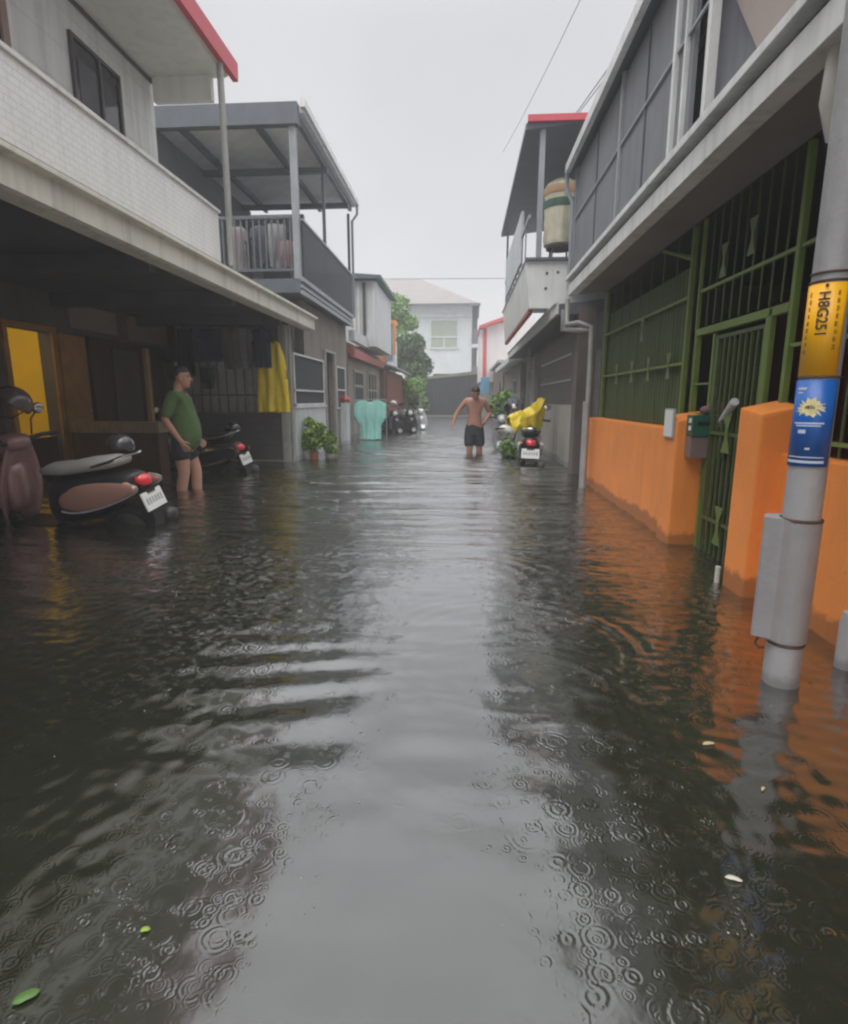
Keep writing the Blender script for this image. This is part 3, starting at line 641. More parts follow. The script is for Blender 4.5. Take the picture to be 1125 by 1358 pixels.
p(B(1.5,4.0,-4,-3.9,-.36,2.42),'porch_near_wall',int_wall,R1)
p(B(1.62,4.0,-3.9,7.0,-.36,-.2),'porch_floor',concrete,R1)
for y in (2.0,3.1,4.2,5.3): p(B(2.9,2.94,y,y+.55,-.2,1.9),'inner_door',red_door,R1)
# upper storey
p(MB().box(1.48,4.2,-4,8.4,2.47,2.60),'upper_floor_slab',r_soffit,R1)
p(B(1.47,1.50,4.35,8.38,2.60,3.98),'insect_screen',screen_grey,R1)
p(B(1.50,1.9,8.36,8.4,2.6,4.0),'end_screen',screen_grey,R1)
p(B(1.64,1.74,-4,8.3,2.6,4.05),'upper_wall',mat('slate_upper_wall',(.25,.26,.29),.8,.15,2,streak=.2),R1)
for y,w_,m_ in ((8.34,.05,slate_light),(6.1,.04,grey_metal),(4.62,.05,fascia_r),(4.42,.03,fascia_r),(4.0,.055,fascia_r),(2.6,.055,fascia_r)):
    p(B(1.44,1.44+w_,y,y+w_,2.42,4.05),'upper_post',m_,R1)
for y0_,y1_ in ((5.3,6.05),(6.9,7.9)): p(B(1.60,1.637,y0_,y1_,2.75,3.9),'inner_panel',mat('pale_inner_panel',(.36,.37,.39),.7,.12,streak=.2),R1)
p(B(1.60,1.637,4.5,8.3,3.42,3.45),'wall_batten',slate_light,R1)
for y_ in (5.35,7.15): p(B(1.455,1.468,y_,y_+.02,2.66,3.96),'screen_stile',slate_metal,R1)
for z in (2.66,3.36): p(B(1.45,1.465,4.0,8.36,z,z+.02),'screen_rail',slate_light,R1)
p(MB().prism([(1.38,3.98),(1.38,4.06),(4.4,4.75),(4.4,4.62)],-4,8.45),'upper_roof',slate_metal,R1)
p(MB().box(1.32,1.378,-4,8.5,3.97,4.08),'upper_gutter',fascia_r,R1)
p(MB().tube([(1.35,8.5,3.99),(1.35,8.52,3.8),(1.43,8.45,3.6),(1.43,8.43,2.5)],.03,8),'upper_downpipe',slate_light,R1,smooth=True)
p(MB().prism([(4.55,3.75),(4.1,3.42),(3.66,2.86),(3.42,2.80),(3.2,2.78),(2.4,2.93),(2.4,3.9),(4.55,3.9)],1.585,1.637,'x'),'beige_wall_panel',mat('pink_beige_board',(.42,.36,.33),.7,.1),R1)
# lower pipes
dpz=MB().tube([(1.40,6.72,-.36),(1.40,6.72,.98)],.042,10)
p(dpz,'lower_pipe_sleeve',grey_metal,R1,smooth=True)
p(MB().tube([(1.42,6.74,.98),(1.42,6.76,1.80),(1.30,6.9,1.86),(1.22,7.2,1.88),(1.22,7.25,2.17)],.03,10),'downpipe',post_m,R1,smooth=True)
p(MB().tube([(1.27,2.32,2.2),(1.265,2.32,2.02),(1.30,2.34,1.93),(1.55,2.36,1.88)],[.032,.036,.036,.028],12),'gutter_pipe',pot_white,R1,smooth=True)

BW=thing('boundary_wall','bright orange masonry front wall with two gate piers','wall',(1.5,4,-.36))
p(B(1.49,1.64,4.24,6.97,-.36,.795),'wall_panel',orange,BW,bev=.012)
p(B(1.55,1.68,-1.5,3.0,-.36,.745),'wall_panel',orange,BW,bev=.012)
def pier(x0,x1,y0,y1,z):
    m_=MB().add([(x0,y0,-.36),(x1,y0,-.36),(x1,y1,-.36),(x0,y1,-.36),(x0,y0,z-.04),(x1,y0,z),(x1,y1,z+.03),(x0,y1,z-.01)],[(0,3,2,1),(4,5,6,7),(0,1,5,4),(1,2,6,5),(2,3,7,6),(3,0,4,7)])
    return p(m_,'gate_pier',orange,BW,bev=.014)
pier(1.44,1.715,4.0,4.237,.90); pier(1.44,1.63,2.90,3.13,.97)
tag(MB().tube([(1.425,3.16,-.2),(1.425,3.16,.09)],.014,8).build('pipe_stub',pot_white,loc=(1.425,3.16,-.2)),'short white pipe stub rising beside the foot of the nearer orange pier','pipe')
# grille on the wall
dull_green=mat('dull_green_steel',(.075,.105,.035),.5,.2,8)
GF=thing('security_grille','green painted steel grille with sheeted panels above the orange wall','grille',(1.6,5,.75))
def bars(mb,y0,y1,z0,z1,step,x=1.615,w=.012):
    n=int((y1-y0)/step)
    for k in range(1,n): y=y0+(y1-y0)*k/n; mb.box(x,x+w,y-w/2,y+w/2,z0,z1)
def orn(mb,y,z,x=1.600,s=.045):
    mb.prism([(y-s,z+s*2.2),(y+s,z+s*2.2),(y+s*.25,z+s*.5),(y+s*.25,z-s*.5),(y+s,z-s*2.2),(y-s,z-s*2.2),(y-s*.25,z-s*.5),(y-s*.25,z+s*.5)],x,x+.006,'x')
p(B(1.645,1.655,4.45,6.93,.80,1.95),'green_sheet',green_panel,GF)
for y,z,w_ in ((6.92,2.19,.035),(4.42,2.19,.032),(4.24,2.19,.022),(3.24,1.47,.028),(3.05,2.19,.032),(1.0,2.19,.035)):
    p(B(1.60,1.60+w_,y,y+w_,.74 if y<4.2 else .797,z),'grille_post',green_paint,GF,bev=.003)
p(MB().tube([(1.62,4.44,1.98),(1.62,5.1,2.19)],.016,6),'corner_brace',green_paint,GF)
rr_=MB()
for z in (1.255,1.715): rr_.box(1.605,1.63,4.47,6.92,z,z+.018)
rr_.box(1.605,1.63,3.084,4.238,1.715,1.733)
for z in (.80,1.255,1.715): rr_.box(1.605,1.63,1.05,3.04,z,z+.018)
p(rr_,'grille_rails',green_paint,GF)
bb=MB(); bars(bb,4.46,6.92,.80,2.20,.30,w=.008); p(bb,'vertical_bars',dull_green,GF)
bb=MB(); bars(bb,1.05,3.05,.75,2.20,.115,w=.009); bars(bb,3.08,4.24,1.49,2.20,.115,w=.008); p(bb,'vertical_bars',dull_green,GF)
for y,z in ((6.3,1.26),(5.75,1.26),(5.25,1.26),(4.75,1.26),(5.5,1.62),(3.9,1.85),(3.55,1.9),(2.7,1.26),(2.2,1.26)):
    oo=MB(); orn(oo,y,z); p(oo,'grille_ornament',mat('pale_green_steel',(.15,.20,.09),.5,.15),GF)
GT=thing('garden_gate','tall green barred gate standing ajar between the orange piers','gate',(1.62,3.75,-.36))
p(MB().box(1.60,1.64,3.085,4.26,1.43,1.475).box(1.60,1.64,4.222,4.26,-.3,1.428).box(1.60,1.64,3.26,3.295,-.3,1.428),'gate_frame',green_paint,GT,bev=.003)
gl=MB().box(1.61,1.635,3.30,3.33,-.25,1.40).box(1.61,1.635,3.88,3.92,-.25,1.40)
for z in (-.2,.22,.78,1.38): gl.box(1.612,1.632,3.33,3.88,z,z+.02)
for k in range(1,8): y=3.33+.55*k/8; gl.box(1.615,1.63,y-.006,y+.006,-.18,1.38)
p(gl,'gate_leaf',dull_green,GT)
g2=MB().box(1.612,1.632,3.95,3.975,-.25,1.42)
for z in (1.1,.9,.5): g2.box(1.612,1.632,3.98,4.22,z,z+.012)
p(g2,'side_light',green_paint,GT)
for z in (.22,.80):
    oo=MB(); orn(oo,3.62,z,1.598,.055); p(oo,'gate_ornament',mat('mid_green_steel',(.13,.19,.05),.5),GT)
# mailbox, newspaper, meter
MBX=thing('mailbox','green and grey letter box hanging on the farther orange pier','mailbox',(1.6,3.95,.62))
p(B(1.50,1.71,3.90,3.996,.62,.76),'box_body',mat('brown_grey_metal',(.20,.15,.14),.45,.1),MBX,bev=.006)
p(B(1.50,1.71,3.89,3.996,.763,.90),'green_front',mat('dark_green_metal',(.012,.10,.06),.4,.1),MBX,bev=.006)
p(B(1.497,1.499,3.91,3.95,.80,.83).box(1.497,1.499,3.91,3.95,.85,.88),'white_label',plate_m,MBX)
p(MB().box(1.53,1.69,3.886,3.889,.835,.86),'letter_slot',black,MBX)
np_=MB().lathe([(.001,-.20),(.020,-.198),(.024,.20),(.001,.20)],(0,0,0),12); dq=Vector((1.575-1.66,3.50-3.87,.99-.84)); np_.xf(Matrix.Translation((1.618,3.685,.915))@dq.to_track_quat('Z','Y').to_matrix().to_4x4())
tag(np_.build('rolled_newspaper',mat('printed_paper',(.50,.50,.50),.8,.35,45),loc=(1.618,3.685,.915),smooth=True),'rolled newspaper leaning out of the letter box on the orange pier','newspaper')
tag(MB().ell((1.66,3.93,.95),(.055,.045,.045)).ell((1.60,3.95,.93),(.04,.035,.03)).build('cloth_bundle',mat('mauve_cloth',(.20,.11,.13),.9,.3,20),loc=(1.64,3.94,.9),smooth='all'),'small mauve cloth bundle stuffed on top of the letter box','cloth')
mt=thing('meter_plate','small white plate fixed on the street side of the orange pier','plate',(1.43,4.12,.73))
p(B(1.425,1.438,4.03,4.21,.74,.94),'backing',grey_metal,mt,bev=.003)
p(B(1.421,1.4245,4.045,4.195,.75,.93),'face',plate_m,mt)
# small grey stub post at the wall, nearest the camera
tag(MB().lathe([(.032,-.5),(.032,.18),(.026,.22),(.001,.235)],(1.455,2.12,.0),14).build('bollard',pole_m,loc=(1.455,2.12,-.36),smooth=True),'short grey post against the orange wall to the right of the pole','post')

# ------------------------------------------------------------------ pole
PC=Vector((1.155,1.99,0)); PR=.057
dv=Vector((PC.x,PC.y,0)).normalized(); rv=Vector((dv.y,-dv.x,0))
PO=thing('utility_pole','round grey utility pole wrapped with yellow and blue plastic signs','pole',(PC.x,PC.y,-.36))
p(MB().lathe([(.060,-.36),(PR,.4),(.055,2.5),(.048,7)],(PC.x,PC.y,0),28),'pole_shaft',pole_m,PO,smooth=True)
def wrap(phi,r): return PC+rv*(r*sin(phi))-dv*(r*cos(phi))
def patch(a0,a1,z0,z1,r,n=24,th=.0012):
    mb=MB(); vs=[];fs=[]
    for rr in (r,r+th):
        for k in range(n+1):
            a=a0+(a1-a0)*k/n; q=wrap(a,rr); vs+= [(q.x,q.y,z0),(q.x,q.y,z1)]
    m_=2*(n+1)
    for k in range(n):
        i=2*k; fs+=[(i,i+2,i+3,i+1),(m_+i,m_+i+1,m_+i+3,m_+i+2),(i,m_+i,m_+i+2,i+2),(i+1,i+3,m_+i+3,m_+i+1)]
    fs+=[(0,1,m_+1,m_),(m_-2,m_+m_-2,m_+m_-1,m_-1)]
    return mb.add(vs,fs)
ys=p(patch(R(-105),R(48),1.075,1.355,.0590),'yellow_sign',yellow_sign,PO,smooth='all')
bs=p(patch(R(-100),R(58),.785,1.062,.0600),'blue_poster',blue_sign,PO,smooth='all')
for z in (1.36,1.068,1.385): p(MB().lathe([(.0605,z),(.0620,z+.003),(.0605,z+.006)],(PC.x,PC.y,0),24),'cable_tie',rust,PO)
def wraptext(txt,size,phi_c,zc,r,m_,par,name,sx=1,rot=True):
    cu=bpy.data.curves.new('t','FONT'); cu.body=txt; cu.size=size; cu.align_x='CENTER'; cu.align_y='CENTER'; cu.resolution_u=3; cu.offset=size*.02
    o=bpy.data.objects.new('t',cu); COL.objects.link(o); dg=bpy.context.evaluated_depsgraph_get(); me=bpy.data.meshes.new_from_object(o.evaluated_get(dg)); bpy.data.objects.remove(o)
    bm=bmesh.new(); bm.from_mesh(me); bmesh.ops.triangulate(bm,faces=bm.faces); o0=Vector(par['_o'])
    for v in bm.verts:
        x,y=v.co.x*sx,v.co.y
        if rot: x,y=y,-x          # reads downwards
        q=wrap(phi_c+x/r,r); v.co=Vector((q.x,q.y,zc+y))-o0
    bm.to_mesh(me); bm.free(); me.name=name; me.materials.clear(); me.materials.append(m_)
    ob=bpy.data.objects.new(name,me); COL.objects.link(ob); ob.parent=par; ob['_o']=tuple(o0)
wraptext('H8G251',.043,R(-14),1.262,.0632,black_ink,ys,'lettering',.92)
# small side lines of characters, too worn to read: short ink strokes
def strokes(par,phi,z0,z1,n,w_,r,m_,name,seed):
    rs=random.Random(seed); mb=MB()
    for k in range(n):
        z=z0+(z1-z0)*(k+.5)/n; h_=(z1-z0)/n*.32
        for j in range(3):
            zz=z+(j-1)*h_*.75
            q=patch(phi-w_*rs.uniform(.2,1),phi+w_*rs.uniform(.2,1),zz-h_*.13,zz+h_*.13,r,3,.0003); mb.add(q.v,q.f)
        for j in range(2):
            pc=phi+w_*rs.uniform(-.8,.8); q=patch(pc-w_*.12,pc+w_*.12,z-h_*rs.uniform(.3,1),z+h_*rs.uniform(.3,1),r+.0003,2,.0003); mb.add(q.v,q.f)
    mb.build(name,m_,par)
strokes(ys,R(-55),1.14,1.335,9,.09,.0606,black_ink,'small_characters',1)
strokes(ys,R(24),1.15,1.335,8,.09,.0606,black_ink,'small_characters',2)
p(MB().ell(tuple(wrap(R(-10),.0605)+Vector((0,0,1.348))),(.005,.005,.005)),'rivet',rust,ys)
# poster picture: pale burst and lines
bu=MB(); cz=.975; pts=[]; r5=random.Random(4)
for k in range(28):
    a=2*pi*k/28; rr=(.030 if k%2 else .040)*r5.uniform(.8,1.15); pts.append((-.018+rr*1.15*cos(a),cz+rr*.62*sin(a)))
cen=wrap(-.018/.0615,.0615); vs=[(cen.x,cen.y,cz)]; NP=28; rings=[.25,.5,.75,1]
vs=[tuple(wrap(-.014/.0615,.0615)+Vector((0,0,cz)))]
for f_ in rings:
    for u,z in pts:
        uu=-.014+(u+.018)*f_*1.05; q=wrap(uu/.0615,.0615); vs.append((q.x,q.y,cz+(z-cz)*f_*1.25))
fs_=[(0,1+k,1+(k+1)%NP) for k in range(NP)]
for j in range(3): fs_+=[(1+j*NP+k,1+j*NP+(k+1)%NP,1+(j+1)*NP+(k+1)%NP,1+(j+1)*NP+k) for k in range(NP)]
bu.add(vs,fs_)
bu.build('pale_burst',cream_ink,bs)
ln=MB()
for a0,a1,z,h_ in ((-60,-28,1.035,.008),(-58,-40,1.022,.005),(-58,28,.925,.005),(-50,20,.917,.004),(-70,40,.815,.003),(-72,42,.800,.008)):
    q=patch(R(a0),R(a1),z-h_/2,z+h_/2,.0612,10,.0004); ln.add(q.v,q.f)
q=patch(R(-40),R(-18),.892,.904,.0612,6,.0004); ln.add(q.v,q.f)
q=patch(R(-15),R(-2),.84,.846,.0612,6,.0004); ln.add(q.v,q.f)
ln.build('white_lines',white_ink,bs)
strokes(bs,R(-12),.968,.985,1,.28,.0622,black_ink,'burst_caption',3)
# cable guard
prof=[]
for k in range(13):
    a=R(100-120*k/12); prof.append((.0635*sin(a),-.0635*cos(a)))
prof+=[(-.045,-.068),(-.100,-.064),(-.106,-.056),(-.106,.01),(-.06,.04)]
prof=[(PC+rv*u+dv*v_) for u,v_ in prof]
cg=MB(); n=len(prof); vs=[(q.x,q.y,.165+(.012 if 12<i<16 else 0)) for i,q in enumerate(prof)]+[(q.x,q.y,.595+(.012 if i>12 else 0)) for i,q in enumerate(prof)]
cg.add(vs,[tuple(range(n)),tuple(range(2*n-1,n-1,-1))]+[(i,(i+1)%n,n+(i+1)%n,n+i) for i in range(n)])
cgo=p(cg,'cable_guard',guard_m,PO,bev=.002)
p(MB().lathe([(.0645,.595),(.0655,.60),(.0645,.605)],(PC.x,PC.y,0),24),'strap',rust,cgo)
p(MB().lathe([(.0600,.150),(.0625,.155),(.0600,.16)],(PC.x,PC.y,0),24),'strap',rust,cgo)
hk=[wrap(R(-75),.085)+Vector((0,0,.16)),wrap(R(-72),.095)+Vector((0,0,.14)),wrap(R(-66),.085)+Vector((0,0,.125)),wrap(R(-60),.068)+Vector((0,0,.13))]
p(MB().tube(hk,.004,6),'hook',rust,cgo)

# ------------------------------------------------------------------ right: house with the tank
R2=thing('row_house','grey house with white balcony apron, red edged tin roof and pipe frame','house',(2.4,10.5,-.36))
p(B(1.55,1.75,8.15,12.9,-.36,.92),'low_front_wall',cement_light,R2,bev=.01)
p(B(1.62,1.70,8.15,12.9,.923,2.2),'dark_screen_wall',mat('dark_screened_wall',(.13,.125,.12),.6,.2,2,streak=.2,pat=('tile',.15,.25)),R2)
fr=MB()
for z in (1.28,1.66): fr.box(1.595,1.617,8.9,12.3,z,z+.03)
p(fr,'screen_rails',grey_metal,R2)
p(B(1.48,1.72,7.85,8.12,-.36,2.2),'brown_corner_pillar',mat('brown_grey_pillar',(.13,.11,.10),.8,.2,3,streak=.2),R2,bev=.01)
p(B(1.53,1.62,12.95,13.08,-.36,2.0),'pale_door_post',cement_light,R2)
p(B(1.36,1.42,12.7,12.76,-.36,2.2),'eave_post',slate_light,R2)
p(MB().prism([(1.22,2.08),(1.22,2.22),(4,2.5),(4,2.3)],7.9,16.2),'eave_roof',slate_metal,R2)
p(MB().box(1.19,1.217,7.88,16.2,2.09,2.22).box(1.16,1.22,7.88,16.2,2.223,2.24),'eave_gutter',fascia_r,R2)
p(MB().tube([(1.28,7.86,2.14),(1.28,7.86,1.90),(1.50,7.86,1.88),(1.75,7.86,1.88)],.035,10),'bent_drainpipe',grey_metal,R2,smooth=True)
p(MB().prism([(.84,2.88),(1.9,2.88),(1.9,2.26),(.90,2.26)],8.5,8.56),'apron_side',mat('pale_weathered_white',(.78,.79,.77),.6,.1,2,streak=.15),R2)
for x_,z_ in ((1.13,2.72),(1.28,2.73),(1.12,2.52)): p(MB().lathe([(.001,0),(.02,0),(.02,-.004),(.001,-.004)],(x_,8.497,z_),10,'y'),'drain_hole',frame_dark,R2)
p(MB().prism([(.84,2.88),(.90,2.26),(.93,2.26),(.87,2.88)],8.563,13.3),'apron_front',mat('pale_weathered_white',(.78,.79,.77)),R2)
p(B(.90,.96,8.6,13.3,2.20,2.255),'red_apron_edge',mat('faded_red_metal',(.40,.12,.11)),R2)
p(B(.83,4,8.45,13.4,2.883,2.92),'balcony_floor',slate_metal,R2)
p(MB().prism([(.78,4.52),(.78,4.60),(3.2,4.86),(3.2,4.78)],8.5,13.6),'tin_roof',mat('slate_tin_roof',(.16,.18,.21),.6,.15,3,pat=('planks',.09,.4)),R2)
ed=MB()
p(B(.80,3.2,8.44,8.497,4.60,4.68),'red_roof_edge',red_metal,R2)
p(B(.98,1.05,8.55,8.62,2.92,4.55),'roof_post',slate_light,R2)
p(B(.88,.92,13.2,13.26,2.92,4.5),'roof_post',slate_light,R2)
rl=MB().box(.86,.89,8.56,13.2,3.45,3.5)
for k in range(9): rl.box(.865,.885,9.0+k*.5,9.03+k*.5,2.92,3.45)
p(rl,'street_railing',slate_light,R2)
p(B(.855,.895,9.6,12.8,3.1,3.85),'pale_side_sheet',white_low,R2)
p(B(2.4,4.0,8.6,13.3,2.92,4.75),'upper_wall',mat('slate_upper_wall',(.14,.145,.16)),R2)
# water tank on its stand
TK=thing('water_tank','upright banded steel water tank on a stand under the tin roof','water tank',(1.36,9.1,2.92))
p(MB().lathe([(.20,0),(.235,.02)]+[(.235+(.012 if k%2 else 0),.02+.098*k) for k in range(1,9)]+[(.22,.84),(.12,.90),(.05,.92),(.001,.92)],(1.38,9.1,3.2),24),'tank_shell',tank_blue,TK,smooth=True)
p(MB().lathe([(.25,.5),(.252,.51),(.252,.6),(.25,.61)],(1.38,9.1,3.2),24),'green_band',mat('green_tank_band',(.06,.13,.10),.5),TK,smooth=True)
p(MB().lathe([(.25,.88-.2),(.256,.69),(.256,.78),(.25,.79)],(1.38,9.1,3.2),24),'orange_band',mat('tan_tank_band',(.62,.40,.22),.5),TK,smooth=True)
st=MB().lathe([(.20,0),(.20,.03)],(1.38,9.1,3.165),16)
for a in (45,135,225,315): st.tube([(1.38+.2*cos(R(a)),9.1+.2*sin(R(a)),2.92),(1.38+.17*cos(R(a)),9.1+.17*sin(R(a)),3.17)],.015,6)
p(st,'tank_stand',frame_dark,TK)
R3=thing('row_house','low taupe house with white eave beyond the tin roofed balcony','house',(2.3,18,-.36))
p(B(1.55,4,16.3,22.5,-.36,2.0),'ground_floor_wall',taupe_wall,R3)
p(MB().prism([(1.25,2.02),(1.25,2.12),(4,2.9),(4,2.78)],16.25,22.6),'roof',white_low,R3)
p(B(1.2,1.247,16.25,22.6,2.0,2.14),'gutter',fascia_r,R3)
window(R3,1.548,17.2,18.2,.7,1.6,-1,post_m,window_m,(.5,),None,.05)
p(B(1.70,4,13.1,16.2,-.36,2.05),'side_wall',taupe_wall,R3)
window(R3,1.698,13.6,14.5,.9,1.7,-1,post_m,window_m,(.5,),None,.05)
R4=thing('row_house','dull brown house wall with a dark door farthest along the right side','house',(2.4,26,-.36))
p(B(1.5,4,22.7,29.9,-.36,2.4),'wall',mat('dull_brown_wall',(.21,.175,.15),.85,.2,2,streak=.3),R4)
p(B(1.3,4,22.7,29.9,2.403,2.5),'roof_slab',slate_light,R4)
p(B(1.46,1.498,24,25,-.3,1.7),'door',frame_dark,R4)

# wires
for i,(a,b_,l) in enumerate((((1.6,14,6.2),(3.2,3.0,6.6),'thin black cable nearest the right roof edge'),((1.75,14,6.35),(3.55,3.0,6.9),'thin black cable just above its twin over the right roofs'),((1.7,30,12.5),(3.6,8,10.5),'faint thin cable crossing the grey sky on its own'))):
    a,b_=Vector(a),Vector(b_); pts=[a.lerp(b_,t/12)-Vector((0,0,.35*4*(t/12)*(1-t/12))) for t in range(13)]
    tag(MB().tube(pts,.008 if i<2 else .010,5).build('overhead_cable',black,loc=tuple(a)),l,'cable','overhead cables')
tag(MB().tube([(-7,40,8.9),(5,38,8.4)],.02,5).build('overhead_cable',black,loc=(0,39,8.6)),'dark cable running level across the far end beside the hipped roof','cable','overhead cables')

# ------------------------------------------------------------------ scooters
def scooter(label,body,trim,seatm,loc,rz,lean=0,top=True,panel=None):
    t=thing('scooter',label,'scooter',loc,'scooters parked in the flood',local=True,rz=rz)
    t.rotation_euler=(0,lean,rz); t.rotation_mode='YXZ' if False else 'XYZ'
    for y in (.62,-.56):
        wh=MB(); prof=[]
        for k in range(12):
            a=2*pi*k/12; prof.append((.19+.05*cos(a),.045*sin(a)))
        prof.append(prof[0]); wh.lathe(prof,(0,y,.24),28,'x'); w_=wh.build('wheel',rubber,t,smooth='all')
        rm=MB().lathe([(.001,-.03),(.03,-.035),(.035,-.03),(.14,-.02),(.145,-.03),(.155,-.03),(.155,.03),(.145,.03),(.14,.02),(.035,.03),(.03,.035),(.001,.03)],(0,y,.24),24,'x'); rm.build('rim',mat('dark_rim_metal',(.05,.05,.05),.5),w_,smooth=True)
    MB().loft([(.34,0,.52,.06,.05),(.50,0,.49,.085,.035),(.62,0,.505,.09,.03),(.76,0,.46,.085,.03),(.86,0,.38,.07,.03)],14).build('front_fender',body,t,smooth='all')
    # leg shield: curved plate
    ls=MB(); vs=[];fs=[]; nu,nv=10,12
    for s_ in (0,1):
        for i in range(nv+1):
            v_=i/nv; z=.30+.62*v_; hw=.13+.085*sin(pi*min(1,v_*.9+.1))
            for j in range(nu+1):
                u=-1+2*j/nu; y=.40-.10*v_+.05*(1-u*u)+.07*math.exp(-((v_-.05)/.2)**2)*(1-u*u)-s_*.03; vs.append((u*hw,y,z))
        o=s_*(nv+1)*(nu+1)
        for i in range(nv):
            for j in range(nu): a=o+i*(nu+1)+j; fs.append((a,a+1,a+nu+2,a+nu+1))
    k0=(nv+1)*(nu+1)
    for i in range(nv):
        for j in (0,nu): a=i*(nu+1)+j; fs.append((a,a+nu+1,k0+a+nu+1,k0+a))
    for i in (0,nv):
        for j in range(nu): a=i*(nu+1)+j; fs.append((a,a+1,k0+a+1,k0+a))
    ls.add(vs,fs).build('leg_shield',body,t,smooth='all')
    MB().loft([(.30,0,.62,.11,.18),(.38,0,.60,.12,.22),(.52,0,.60,.10,.20),(.58,0,.62,.05,.12)],14).build('front_cowl',body,t,smooth='all')
    MB().tube([(0,.40,.75),(0,.62,.24)],.028,8).build('fork',black,t,smooth=True)
    B(-.15,.15,-.02,.38,.27,.32).build('floorboard',black,t,bev=.02)
    MB().loft([(.08,0,.45,.06,.12),(.02,0,.50,.12,.20),(-.15,0,.52,.155,.21),(-.35,0,.55,.165,.19),(-.52,0,.60,.15,.15),(-.66,0,.66,.11,.09),(-.73,0,.69,.06,.045)],18).build('rear_body',black,t,smooth='all')
    for s_ in (-1,1):
        q=MB().ell((0,0,0),(.035,.36,.125),20,12); i2=[]
        for v_ in q.v: k=(v_[1]+.36)/.72; i2.append((v_[0],v_[1],v_[2]*(.55+.55*k)+(.10-.14*k)))
        q.v=i2; q.xf(Matrix.Translation((s_*.155,-.42,.545))@Matrix.Rotation(s_*R(4),4,'Z')); pn=q.build('side_panel',panel or body,t,smooth='all')
        tp=[]
        for k in range(21):
            a=-2.6+3.4*k/20; yy=.36*cos(a+pi); kk=(yy+.36)/.72; zz=.125*sin(a)*(.55+.55*kk)+(.10-.14*kk); tp.append((s_*(.160+.012),-.42+yy*1.0,.545+zz))
        MB().tube(tp,.007,6).build('trim',trim,pn,smooth=True)
    MB().loft([(.08,0,.74,.08,.03),(.01,0,.757,.12,.045),(-.15,0,.765,.14,.05),(-.32,0,.795,.14,.055),(-.50,0,.82,.125,.05),(-.62,0,.835,.07,.03)],16).build('seat',seatm,t,smooth='all')
    MB().tube([(.13,-.40,.80),(.14,-.52,.84),(.12,-.66,.88),(.05,-.71,.89),(-.05,-.71,.89),(-.12,-.66,.88),(-.14,-.55,.84),(-.13,-.40,.80)],.011,8).build('grab_rail',chrome,t,smooth=True)
    MB().loft([(-.62,0,.69,.065,.042),(-.71,0,.685,.078,.048),(-.76,0,.665,.06,.040),(-.78,0,.66,.03,.02)],14).build('tail_light',red_lens,t,smooth='all')
    for s_ in (-1,1): MB().ell((s_*.14,-.67,.665),(.018,.035,.02),10,6).build('indicator',mat('amber_lens',(.7,.30,.08),.25),t,smooth='all')
    B(-.06,.06,-.78,-.70,.38,.60).build('plate_bracket',black,t,bev=.008)
    pl=B(-.135,.135,-.898,-.885,.44,.59)
    M_=Matrix.Translation((0,-.79,.515))@Matrix.Rotation(R(-18),4,'X')@Matrix.Translation((0,.89,-.515)); pl.xf(M_); po=pl.build('license_plate',plate_m,t,bev=.003)
    ink=MB(); rs_=random.Random(int(abs(loc[0]*100)))
    for k in range(6): x=-.095+.038*k; ink.box(x-.011,x+.011,-.8995,-.8982,.487+.004*rs_.random(),.540)
    ink.box(-.05,.05,-.8995,-.8982,.562,.570); ink.xf(M_); ink.build('worn_characters',mat('grey_plate_ink',(.33,.34,.33),.6),po)
    MB().prism([(-.78,.50),(-.82,.36),(-.80,.24),(-.77,.24),(-.76,.50)],-.07,.07,'x').build('mudguard',black,t)
    MB().loft([(-.86,.17,.34,.045,.045),(-.80,.17,.335,.06,.06),(-.45,.17,.29,.055,.055),(-.30,.13,.27,.03,.03)],12,2).build('muffler',mat('dark_rim_metal',(.05,.05,.05)),t,smooth='all')
    # handlebar
    MB().loft([(.22,0,.96,.07,.04),(.28,0,.97,.13,.06),(.36,0,.95,.12,.085),(.44,0,.93,.07,.06)],14).build('handlebar_cowl',body,t,smooth='all')
    MB().ell((0,.43,.93),(.075,.04,.06)).build('headlight',mat('clear_lens',(.7,.72,.72),.1),t,smooth='all')
    for s_ in (-1,1):
        MB().tube([(s_*.10,.29,.97),(s_*.22,.24,.99),(s_*.34,.19,.985)],[.02,.018,.02],10).build('grip',black,t,smooth=True)
        MB().tube([(s_*.16,.31,.975),(s_*.30,.25,.97)],.006,6).build('brake_lever',chrome,t,smooth=True)
        mr=MB().tube([(s_*.16,.28,1.0),(s_*.21,.30,1.12),(s_*.25,.28,1.17)],.007,6).build('mirror_stalk',black,t,smooth=True)
        MB().ell((s_*.27,.27,1.20),(.065,.018,.045)).build('mirror',black,mr,smooth='all')
        MB().ell((s_*.27,.256,1.20),(.055,.006,.036)).build('mirror_glass',chrome,mr,smooth='all')
    return t
def helmet(label,c,m_,rot=(0,0,0),s=1.0,name='helmet'):
    t=thing(name,label,'helmet',c,local=True); t.rotation_euler=rot; t.scale=(s,s,s)
    sh=MB(); prof=[(.001,.125)]+[(.135*sin(R(a)),.125*cos(R(a))) for a in range(12,100,8)]+[(.128,-.03),(.12,-.028)]+[(.12*sin(R(a)),.11*cos(R(a))) for a in range(96,8,-8)]+[(.001,.11)]
    sh.lathe(prof,(0,0,0),24,sy=1.12); sh.build('shell',m_,t,smooth='all')
    vz=MB().loft([(.10,0,.02,.11,.008),(.15,0,.012,.10,.006),(.20,0,.0,.06,.004)],14); vz.build('visor',black,t,smooth='all')
    MB().tube([(-.12,.02,-.02),(-.07,.03,-.12),(0,.04,-.15),(.07,.03,-.12),(.12,.02,-.02)],.006,6).build('chin_strap',black,t)
    return t
